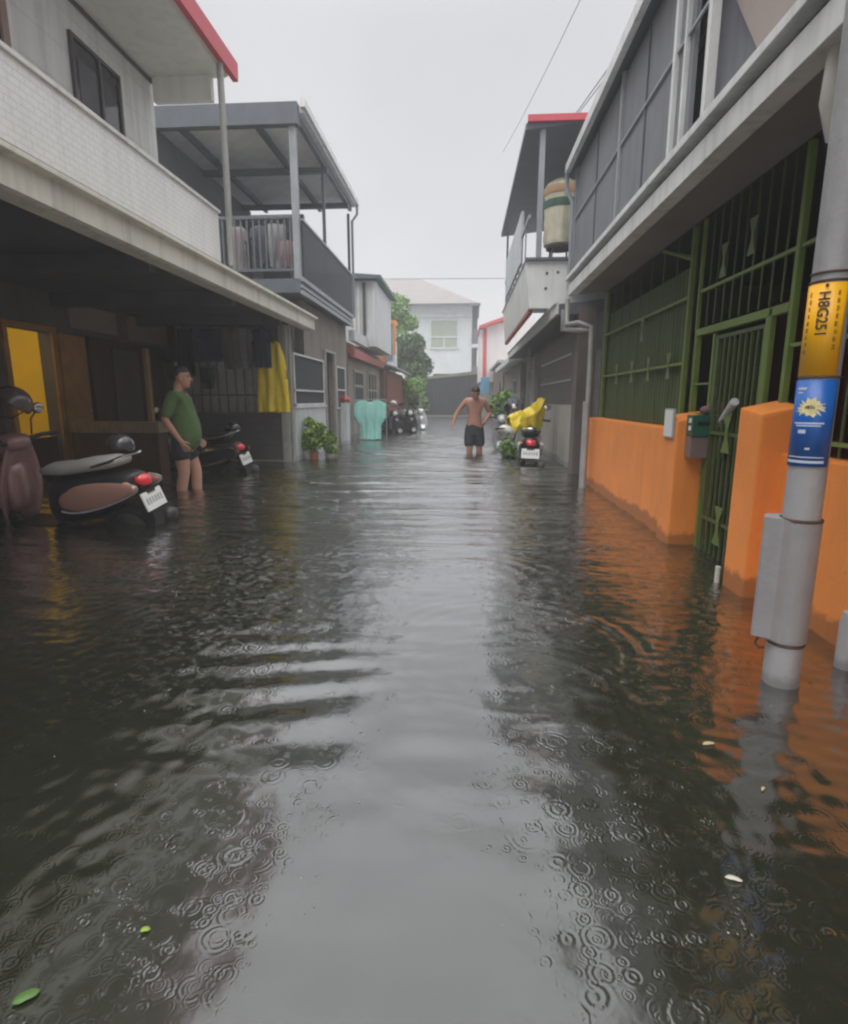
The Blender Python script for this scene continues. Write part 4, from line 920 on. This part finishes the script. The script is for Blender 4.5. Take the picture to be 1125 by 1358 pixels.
copper=mat('copper_brown_paint',(.50,.27,.21),.25,.08,3,metal=.35,coat=.6)
seat_cover=mat('grey_seat_cover',(.30,.29,.27),.6,.15)
s1=scooter('copper brown scooter with grey seat parked side on before the yellow doorway',mat('dusky_maroon_paint',(.24,.13,.12),.3,.1,3,coat=.5),grey_metal,seat_cover,(-3.26,4.45,-.29),R(88),R(-7),panel=copper)
s2=scooter('black scooter with chrome rail parked behind the man in the green shirt',mat('gloss_black_paint',(.018,.019,.024),.22,.1,coat=.6),chrome,black,(-3.74,7.75,-.30),R(84),R(-6))
s3=scooter('white scooter seen from behind with bright red tail light and white plate',mat('pearl_white_paint',(.66,.68,.66),.25,.05,coat=.5),grey_metal,black,(1.06,9.55,-.32),R(-4),R(2),panel=mat('pearl_white_paint',(.66,.68,.66)))
s4=scooter('grey and white scooter facing the wading man, parked beyond the draped one',mat('silver_grey_paint',(.30,.31,.34),.3,.08,metal=.3,coat=.4),white_low,black,(.92,12.2,-.33),R(168),R(3))
s5=scooter('dark scooter almost hidden beyond the silver grey one along the right wall',mat('gloss_black_paint',(.018,.019,.024)),chrome,black,(1.1,13.9,-.33),R(175),0)
helmet('mauve brown helmet hooked over the handlebar of the copper scooter',(-3.60,4.42,.98),mat('mauve_helmet_paint',(.10,.07,.075),.25,.1,coat=.5),(.3,.5,1.2))
helmet('dark grey helmet strapped at the tail of the copper scooter seat',(-2.80,4.52,.63),mat('charcoal_helmet_paint',(.045,.045,.055),.2,.1,coat=.6),(0,.3,.4),.8)
helmet('small black helmet resting on the tail of the black scooter',(-3.20,7.8,.60),mat('black_helmet_paint',(.02,.022,.03),.2,.1,coat=.6),(0,.2,1),.8)
helmet('white helmet hanging low beside the yellow raincoat on the right',(.66,8.95,.50),mat('white_helmet_paint',(.62,.62,.56),.3,.1),(.4,.2,2.2),.95)
helmet('red helmet with white stripe resting on the gate rail past the potted bushes',(-2.70,13.1,.98),mat('red_white_helmet_paint',(.42,.06,.06),.3,.1,pat=('siding',.09,.0)),(0,.1,.6),.9)
# fair covers: raincoat thrown over the white scooter, windshield cover
def drape(name,label,cat,pts,rad,m_,seed,h_=.3,n=40):
    """cloth lying over a line of points, hanging down on both sides"""
    rs_=random.Random(seed); loc=pts[0]; o=thing(name,label,cat,loc)
    a=[Vector(q) for q in pts]; vs=[];fs=[]; nu=n; nv=24; ph=rs_.random()*6
    for i in range(nu+1):
        s_=i/nu*(len(a)-1); k=min(int(s_),len(a)-2); c=a[k].lerp(a[k+1],s_-k); d=(a[k+1]-a[k]).normalized(); sd=d.cross(Vector((0,0,1))).normalized()
        w=(1-.30*abs(2*i/nu-1)**4)*(1+.25*mn.noise(Vector((i*.13,seed,0))))
        for j in range(nv+1):
            u=-1+2*j/nv; au=abs(u)
            out=rad*(min(1,au*2.4))*w*(1+.45*mn.noise(Vector((i*.10,u*1.6,seed+3)))); drop=max(0,au-.28)*h_*w*(1+.8*mn.noise(Vector((i*.075,3 if u>0 else 0,seed+7))))
            vs.append(c+sd*math.copysign(out,u)+Vector((0,0,-drop-rad*.5*(au*2.4)**2*(au<.4)+.09*mn.noise(Vector((i*.11,j*.20,seed)))+.022*mn.noise(Vector((i*.33,j*.45,seed))))))
    for i in range(nu):
        for j in range(nv): q=i*(nv+1)+j; fs.append((q,q+1,q+nv+2,q+nv+1))
    mb=MB().add(vs,fs); ob=mb.build('cloth',m_,o,smooth='all'); md=ob.modifiers.new('s','SOLIDIFY'); md.thickness=.006; return o
drape('raincoat','crumpled yellow raincoat thrown over the front of the white scooter','raincoat',[(.74,9.5,.72),(.92,9.6,.78),(1.10,9.7,.86),(1.32,9.9,1.05)],.12,yellow_coat,3,.42)
drape('seat_cover','slate grey plastic cover over the handlebars behind the yellow raincoat','cover',[(.86,11.5,.92),(1.0,11.6,1.08),(1.18,11.7,.86)],.14,mat('slate_vinyl',(.13,.14,.17),.5,.2),5,.5)
garment('hanging_poncho','aqua blue poncho hung out to dry just above the flood water','x' and -2.30,14.2,.985,.80,.95,aqua,'poncho','poncho',None,0,31)
tag(MB().tube([(-2.72,14.22,1.0),(-1.88,14.22,1.0)],.009,6).tube([(-2.70,14.22,-.36),(-2.70,14.22,1.0)],.010,6).tube([(-1.90,14.22,-.36),(-1.90,14.22,1.0)],.010,6).build('drying_rack',grey_metal,loc=(-2.3,14.22,-.36)),'slim metal frame standing in the water and holding the aqua poncho','rack')

gb_=_mats['gloss_black_paint']
scooter('black scooter nearest the aqua poncho, its headlight towards the lane',gb_,chrome,black,(-2.12,17.2,-.33),R(205),R(3))
scooter('black scooter standing second in the far left row with a pale plate',gb_,chrome,black,(-1.66,17.9,-.33),R(196),R(4))
scooter('dark grey scooter third in the far left row',mat('graphite_paint',(.06,.062,.07),.3,.1,coat=.5),chrome,black,(-2.0,19.0,-.33),R(200),R(3))
scooter('pale silver scooter at the far end of the left row',mat('pale_silver_paint',(.50,.51,.53),.3,.08,metal=.3,coat=.4),chrome,black,(-1.45,20.0,-.33),R(190),R(4))
scooter('black scooter half hidden behind the first one of the far left row',gb_,chrome,black,(-1.98,16.7,-.33),R(212),R(4)) if False else None
helmet('white helmet on the handlebar of a black scooter in the far left row',(-2.05,16.9,.88),_mats['white_helmet_paint'],(.2,0,2.9),.8)
# ------------------------------------------------------------------ people
def skinned(name,verts,edges,radii,m_,par,root=0,sub=2,smooth=True):
    me=bpy.data.meshes.new(name); me.from_pydata(verts,edges,[]); o=bpy.data.objects.new(name,me); COL.objects.link(o)
    md=o.modifiers.new('k','SKIN'); md.use_smooth_shade=True
    lay=me.skin_vertices[0] if me.skin_vertices else None
    if lay is None:
        bm=bmesh.new(); bm.from_mesh(me); bm.verts.layers.skin.verify(); bm.to_mesh(me); bm.free(); lay=me.skin_vertices[0]
    for i,r in enumerate(radii):
        lay.data[i].radius=r if isinstance(r,(tuple,list)) else (r,r); lay.data[i].use_root=(i==root)
    sb=o.modifiers.new('u','SUBSURF'); sb.levels=sub; sb.render_levels=sub
    dg=bpy.context.evaluated_depsgraph_get(); dg.update(); nm=bpy.data.meshes.new_from_object(o.evaluated_get(dg)); bpy.data.objects.remove(o)
    nm.name=name; nm.materials.clear(); nm.materials.append(m_)
    for q in nm.polygons: q.use_smooth=True
    ob=bpy.data.objects.new(name,nm); COL.objects.link(ob); ob.parent=par; return ob
class Sk:
    def __init__(s): s.v=[];s.e=[];s.r=[]
    def a(s,co,r,par=None):
        s.v.append(tuple(co)); s.r.append(r); i=len(s.v)-1
        if par is not None: s.e.append((par,i))
        return i
def hand(sk,wi,w,d,palm,side,curl=.5):
    """w wrist, d direction of forearm, palm = palm normal; fingers of different lengths + thumb"""
    w,d,palm=Vector(w),Vector(d).normalized(),Vector(palm).normalized(); ac=d.cross(palm).normalized()*side
    pc=sk.a(w+d*.045,(.026,.017),wi)
    for k,(o,l) in enumerate(((.030,.068),(.010,.078),(-.011,.072),(-.030,.056))):
        b0=sk.a(w+d*.088+ac*o,.0105,pc); k1=sk.a(w+d*(.088+l*.5)+ac*o*1.1+palm*l*.18*curl,.0092,b0)
        sk.a(w+d*(.088+l*.85)+ac*o*1.1+palm*l*.6*curl,.0078,k1)
    th=sk.a(w+d*.045+ac*.042+palm*.012,.012,pc); sk.a(w+d*.085+ac*.058+palm*.026,.0095,th)
def person(label,loc,rz,P,sk_m,shirt=None,shorts=None):
    t=thing('person',label,'person',loc,local=True,rz=rz)
    s=Sk(); hip=P['hip']; bw=P.get('bulk',1.0)
    # y = forward, x = right side positive
    r0=s.a((0,P['lean'][0],hip),(.135*bw,.105*bw)); b1=s.a((0,P['lean'][1],hip+.13),(.13*bw,.115*bw*P['belly']),r0)
    b2=s.a((0,P['lean'][2],hip+.30),(.145*bw,.11*bw),b1); b3=s.a((0,P['lean'][3],hip+.43),(.165*bw,.10),b2)
    nk=s.a((0,P['neck'][0],P['neck'][1]),.068,b3); s.a(tuple(Vector(P['head'])-Vector((0,.02,.02))),.050,nk)
    hd=(Vector(P['crown'])-Vector(P['jaw'])).normalized(); fw=Vector((0,1,0)); fw=(fw-hd*fw.dot(hd)).normalized(); HC=Vector(P['head'])
    M_=Matrix((Vector((1,0,0)),fw,hd)).transposed()
    arms={}
    for sx_,A in ((-1,P['armL']),(1,P['armR'])):
        sh=s.a((sx_*.165,P['lean'][3],hip+.47),.058,b3); el=s.a(A[0],.043,sh); fo=s.a(tuple(Vector(A[0]).lerp(Vector(A[1]),.35)),.042,el); wr=s.a(A[1],.027,fo)
        hand(s,wr,A[1],Vector(A[1])-Vector(A[0]) if len(A)<4 else A[3],A[2],1,.6)
    for sx_,A in ((-1,P['legL']),(1,P['legR'])):
        th=s.a((sx_*.085,P['lean'][0],hip-.08),.098*bw,r0); tm=s.a(tuple(Vector((sx_*.095,P['lean'][0],hip-.08)).lerp(Vector(A[0]),.5)),.088*bw,th)
        kn=s.a(A[0],.064,tm); cf=s.a(tuple(Vector(A[0]).lerp(Vector(A[1]),.32)+Vector((0,-.015,0))),.066,kn); an=s.a(A[1],.036,cf)
        hl=s.a((A[1][0],A[1][1]-.02,.04),.035,an); ft=s.a((A[1][0]+sx_*.02,A[1][1]+.14,.025),(.042,.025),hl); s.a((A[1][0]+sx_*.02,A[1][1]+.21,.02),(.036,.018),ft)
    body=skinned('body',s.v,s.e,s.r,sk_m,t)
    hm_=MB()
    for c,r_ in (((0,-.012,.028),(.076,.096,.086)),((0,.018,-.030),(.060,.066,.092)),((0,.048,-.092),(.036,.030,.026)),((0,.020,-.080),(.050,.050,.036)),
                 ((0,.090,-.022),(.011,.016,.024)),((0,.096,-.036),(.015,.014,.010)),((0,.070,.020),(.044,.018,.010)),((0,.076,-.066),(.024,.012,.009)),
                 ((.077,-.004,-.012),(.009,.018,.030)),((-.077,-.004,-.012),(.009,.018,.030))):
        i2=len(hm_.v); hm_.ell((0,0,0),r_,20,14); hm_.v[i2:]=[tuple(M_@(Vector(v)+Vector(c))+HC) for v in hm_.v[i2:]]
    ho=hm_.build('head_form',sk_m); bm=bmesh.new(); bm.from_mesh(body.data); bm.from_mesh(ho.data); bmesh.ops.recalc_face_normals(bm,faces=bm.faces); bm.to_mesh(body.data); bm.free(); bpy.data.objects.remove(ho)
    rm=body.modifiers.new('r','REMESH'); rm.mode='VOXEL'; rm.voxel_size=.0075; rm.use_smooth_shade=True
    sm=body.modifiers.new('m','SMOOTH'); sm.factor=.5; sm.iterations=2
    dg=bpy.context.evaluated_depsgraph_get(); dg.update(); nm=bpy.data.meshes.new_from_object(body.evaluated_get(dg)); body.modifiers.clear(); body.data=nm; nm.name='body'
    nm.materials.clear(); nm.materials.append(sk_m)
    for q_ in nm.polygons: q_.use_smooth=True
    hr=MB().ell((0,0,0),(.083,.103,.092),24,16)
    o_=[]
    for a,b,c in hr.v:
        k=1.0
        lim=.030 if b>.02 else (-.015 if b>-.03 else -.075)
        if c<lim: k=max(.55,1-(lim-c)*6)
        o_.append(tuple(M_@Vector((a*k,(b-.016)*k,c*(1 if c>lim else .9)+.034))+HC))
    hr.v=o_; hr.build('hair',hair_m,t,smooth='all')
    for sx_ in (-1,1):
        MB().ell(tuple(M_@Vector((sx_*.029,.078,.002))+HC),(.013,.007,.007),8,6).build('eye',mat('dark_eye',(.03,.02,.015),.2),t,smooth='all')
        MB().ell(tuple(M_@Vector((sx_*.030,.083,.022))+HC),(.020,.008,.005),8,6).build('eyebrow',hair_m,t,smooth='all')
    MB().ell(tuple(M_@Vector((0,.085,-.064))+HC),(.022,.006,.005),8,6).build('mouth',mat('lips',(.30,.12,.10),.5),t,smooth='all')
    if shirt:
        q=Sk(); a0=q.a((0,P['lean'][0]+.01,hip-.15),(.190*bw,.180*bw)); a1=q.a((0,P['lean'][1]+.01,hip+.10),(.182*bw,.172*bw*P['belly']),a0)
        a2=q.a((0,P['lean'][2],hip+.29),(.182*bw,.145*bw),a1); a3=q.a((0,P['lean'][3],hip+.45),(.155,.100),a2); q.a((0,P['neck'][0],P['neck'][1]-.035),.066,a3)
        for sx_,A in ((-1,P['armL']),(1,P['armR'])):
            sh=q.a((sx_*.170,P['lean'][3],hip+.47),.072,a3); m1=q.a(tuple(Vector((sx_*.170,P['lean'][3],hip+.47)).lerp(Vector(A[0]),.55)),.070,sh); q.a(tuple(Vector(A[0])+(Vector(A[0])-Vector((sx_*.17,P['lean'][3],hip+.47)))*.0),.068,m1)
        so=skinned('shirt',q.v,q.e,q.r,shirt,t)
        tx=bpy.data.textures.new('folds','CLOUDS'); tx.noise_scale=.12; dm=so.modifiers.new('d','DISPLACE'); dm.texture=tx; dm.strength=.018; dm.mid_level=.5
    if shorts:
        m_,hem,wd=shorts; q=Sk(); a0=q.a((0,P['lean'][0],hip+.12),(.155*bw,.128*bw)); a1=q.a((0,P['lean'][0],hip-.06),(.165*bw,.135*bw),a0)
        for sx_,A in ((-1,P['legL']),(1,P['legR'])):
            th=q.a((sx_*.092,P['lean'][0],hip-.14),.100*wd,a1); k=Vector((sx_*.092,P['lean'][0],hip-.14)).lerp(Vector(A[0]),.5); k2=Vector((A[0][0],A[0][1],hem))
            m1=q.a(((sx_*.092+k2.x)/2,(P['lean'][0]+k2.y)/2,(hip-.14+hem)/2),.098*wd,th); q.a(tuple(k2),.100*wd,m1)
        so=skinned('shorts',q.v,q.e,q.r,m_,t)
    return t
PL=dict(hip=.84,bulk=.96,belly=1.18,lean=(0,.045,.02,-.01),neck=(-.005,1.36),jaw=(0,.04,1.43),head=(0,.045,1.51),crown=(0,.035,1.61),
  armR=((.23,-.10,1.06),(.20,.03,.84),(-1,.2,0)),armL=((-.23,-.06,1.06),(-.20,.10,.86),(1,.2,0)),
  legR=((.10,.02,.46),(.10,-.04,.08)),legL=((-.10,.10,.46),(-.10,.10,.08)))
person('man in a green shirt and dark shorts standing knee deep, seen from the side',(-3.12,6.2,-.27),R(-80),PL,skin,green_shirt,(navy,.60,1.0))
PCn=dict(hip=.86,bulk=.98,belly=1.0,lean=(0,.02,.02,.05),neck=(.09,1.36),jaw=(0,.12,1.40),head=(0,.15,1.47),crown=(0,.20,1.56),
  armR=((.34,.02,1.10),(.40,.08,.92),(-1,0,0)),armL=((-.29,-.03,1.10),(-.19,.15,.96),(1,0,0)),
  legR=((.09,.06,.48),(.09,.0,.08)),legL=((-.10,.02,.48),(-.10,-.05,.08)))
person('shirtless man in dark knee length shorts wading towards the camera',(.21,10.9,-.35),R(180+4),PCn,skin_tan,None,(navy,.46,1.16))

# ------------------------------------------------------------------ things on the water
def float_leaf(name,label,x,y,l,w_,m_,rz,cat='leaf'):
    vs=[];fs=[];n=8
    for i in range(n+1):
        t_=i/n; hw=w_/2*math.sin(pi*min(.97,t_*.94+.03))**.8
        for u in (-1,0,1): vs.append(((t_-.5)*l,u*hw*(1+.15*sin(t_*9)),.003+.0015*abs(u)+.002*sin(t_*4)))
    for i in range(n):
        for j in (0,1): a=i*3+j; fs.append((a,a+1,a+4,a+3))
    mb=MB().add(vs,fs); mb.xf(Matrix.Translation((x,y,0))@Matrix.Rotation(rz,4,'Z')); o=mb.build(name,m_,loc=(x,y,0),smooth='all'); md=o.modifiers.new('s','SOLIDIFY'); md.thickness=.0015
    return tag(o,label,cat,'leaves floating on the flood')
dry=mat('dry_leaf',(.50,.42,.24),.6,.2,40); dry2=mat('pale_dry_leaf',(.62,.60,.50),.6,.2,40); fresh=mat('fresh_leaf',(.30,.42,.08),.5,.2,40); fresh2=mat('green_leaf',(.10,.20,.05),.5,.2,40)
LF=[('yellowed curled leaf floating near the foot of the pole',(940,988),.040,.016,dry,.3),('smallest pale leaf floating in front of the pole',(1012,1048),.022,.008,dry,.9),
    ('whitish torn leaf floating alone on dark green water',(973,1168),.034,.013,dry2,-.2),('tiny lime green leaf floating on the left',(193,1236),.018,.012,fresh,.4),('dark green leaf lying in the near left corner of the water',(35,1325),.040,.022,fresh2,.7)]
def unproj(px,py):
    yaw,pit=R(3.8928),R(-11.1352); F=757.0
    f=Vector((-sin(yaw)*cos(pit),cos(yaw)*cos(pit),sin(pit))); r=Vector((cos(yaw),sin(yaw),0)); u=r.cross(f)
    d=f+r*(px-562.5)/F-u*(py-679)/F; return d*(-1/d.z)
for l,(px,py),a,b_,m_,rz in LF:
    q=unproj(px,py); float_leaf('floating_leaf',l,q.x,q.y,a,b_,m_,rz)
rs=random.Random(12); sp=MB()
def drop(x,y,r,zs=1.0,z=0): sp.ell((x,y,z),(r,r,r*zs),6,4)
for _ in range(420):
    y=.9+6.5*rs.random()**1.05; x=rs.uniform(-1.05,.75)*y*.8
    if x>1.35 or x<-3: continue
    k=rs.random()
    if abs(x)<.3*y and rs.random()<.7: continue
    if k<.5: drop(x,y,rs.uniform(.0008,.0022),rs.uniform(1,2.0))
    elif k<.62:
        for j in range(9): a=rs.random()*6.3; q=rs.uniform(.004,.016); drop(x+q*cos(a),y+q*sin(a),rs.uniform(.0008,.0018),1.4,rs.uniform(0,.01))
    else: drop(x,y,rs.uniform(.002,.0035),.5)
wm,nt,b=nodes('splash_water'); b.inputs['Base Color'].default_value=(.5,.52,.52,1); b.inputs['Roughness'].default_value=.2; b.inputs['Transmission Weight'].default_value=.45; b.inputs['IOR'].default_value=1.33
tag(sp.build('rain_splashes',wm,smooth='all',fix=False),'raindrop splashes and bubbles on the flood','splashes',kind='stuff')

# ------------------------------------------------------------------ haze of rain
hm=bpy.data.materials.new('rain_haze'); hm.use_nodes=True; nt=hm.node_tree; nt.nodes.remove(nt.nodes['Principled BSDF'])
pv=N(nt,'ShaderNodeVolumePrincipled'); pv.inputs['Color'].default_value=(.92,.93,.95,1); pv.inputs['Density'].default_value=.006; L(nt,pv.outputs[0],nt.nodes['Material Output'].inputs['Volume'])
tag(B(-125,125,-35,165,-1.4,14).build('haze',hm),kind='stuff')

# ------------------------------------------------------------------ world, sun, camera
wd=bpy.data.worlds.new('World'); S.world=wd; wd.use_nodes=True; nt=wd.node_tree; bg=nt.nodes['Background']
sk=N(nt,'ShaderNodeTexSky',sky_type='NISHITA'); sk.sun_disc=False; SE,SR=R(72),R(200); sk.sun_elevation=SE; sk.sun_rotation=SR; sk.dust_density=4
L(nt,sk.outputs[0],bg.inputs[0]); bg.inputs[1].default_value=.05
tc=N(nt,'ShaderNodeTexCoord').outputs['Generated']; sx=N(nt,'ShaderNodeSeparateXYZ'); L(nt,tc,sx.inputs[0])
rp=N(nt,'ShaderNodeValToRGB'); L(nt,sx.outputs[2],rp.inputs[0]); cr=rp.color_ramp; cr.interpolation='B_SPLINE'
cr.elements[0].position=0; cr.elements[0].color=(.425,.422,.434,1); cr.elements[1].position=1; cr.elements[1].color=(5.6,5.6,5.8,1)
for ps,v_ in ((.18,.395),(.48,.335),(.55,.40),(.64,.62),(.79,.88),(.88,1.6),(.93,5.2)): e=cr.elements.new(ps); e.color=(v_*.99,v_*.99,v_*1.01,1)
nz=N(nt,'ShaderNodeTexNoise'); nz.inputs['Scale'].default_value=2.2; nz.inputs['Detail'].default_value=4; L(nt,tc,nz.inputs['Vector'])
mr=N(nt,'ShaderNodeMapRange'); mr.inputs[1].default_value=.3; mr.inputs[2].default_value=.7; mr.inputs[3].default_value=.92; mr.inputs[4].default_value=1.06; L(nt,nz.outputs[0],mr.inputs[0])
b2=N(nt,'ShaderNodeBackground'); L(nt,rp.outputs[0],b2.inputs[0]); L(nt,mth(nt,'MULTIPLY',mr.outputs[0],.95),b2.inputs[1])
ad=N(nt,'ShaderNodeAddShader'); 
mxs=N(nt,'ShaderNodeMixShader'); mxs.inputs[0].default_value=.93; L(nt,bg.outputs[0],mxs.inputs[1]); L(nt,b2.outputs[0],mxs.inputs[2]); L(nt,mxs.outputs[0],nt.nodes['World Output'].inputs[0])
nt.nodes.remove(ad)
sd=bpy.data.lights.new('sun','SUN'); sd.energy=1.3; sd.angle=R(60); sd.color=(1,.98,.95); so=bpy.data.objects.new('sun',sd); COL.objects.link(so)
dirv=Vector((sin(SR)*cos(SE),cos(SR)*cos(SE),sin(SE))); so.rotation_euler=dirv.to_track_quat('Z','Y').to_euler()
cd=bpy.data.cameras.new('camera'); cd.sensor_fit='HORIZONTAL'; cd.sensor_width=36; cd.lens=36*757/1125; cd.clip_start=.05; cd.clip_end=500
co=bpy.data.objects.new('camera',cd); COL.objects.link(co); co.location=(0,0,1.0); co.rotation_euler=(R(90-11.1352),0,R(3.8928)); S.camera=co
S.view_settings.view_transform='Standard'; S.view_settings.look='None'; S.view_settings.exposure=1.1; S.view_settings.gamma=1
S.cycles.filter_width=2.3; S.cycles.max_bounces=8; S.cycles.volume_bounces=1; S.cycles.transparent_max_bounces=12; S.cycles.use_denoising=True
for o in list(COL.objects):
    if '_o' in o: del o['_o']
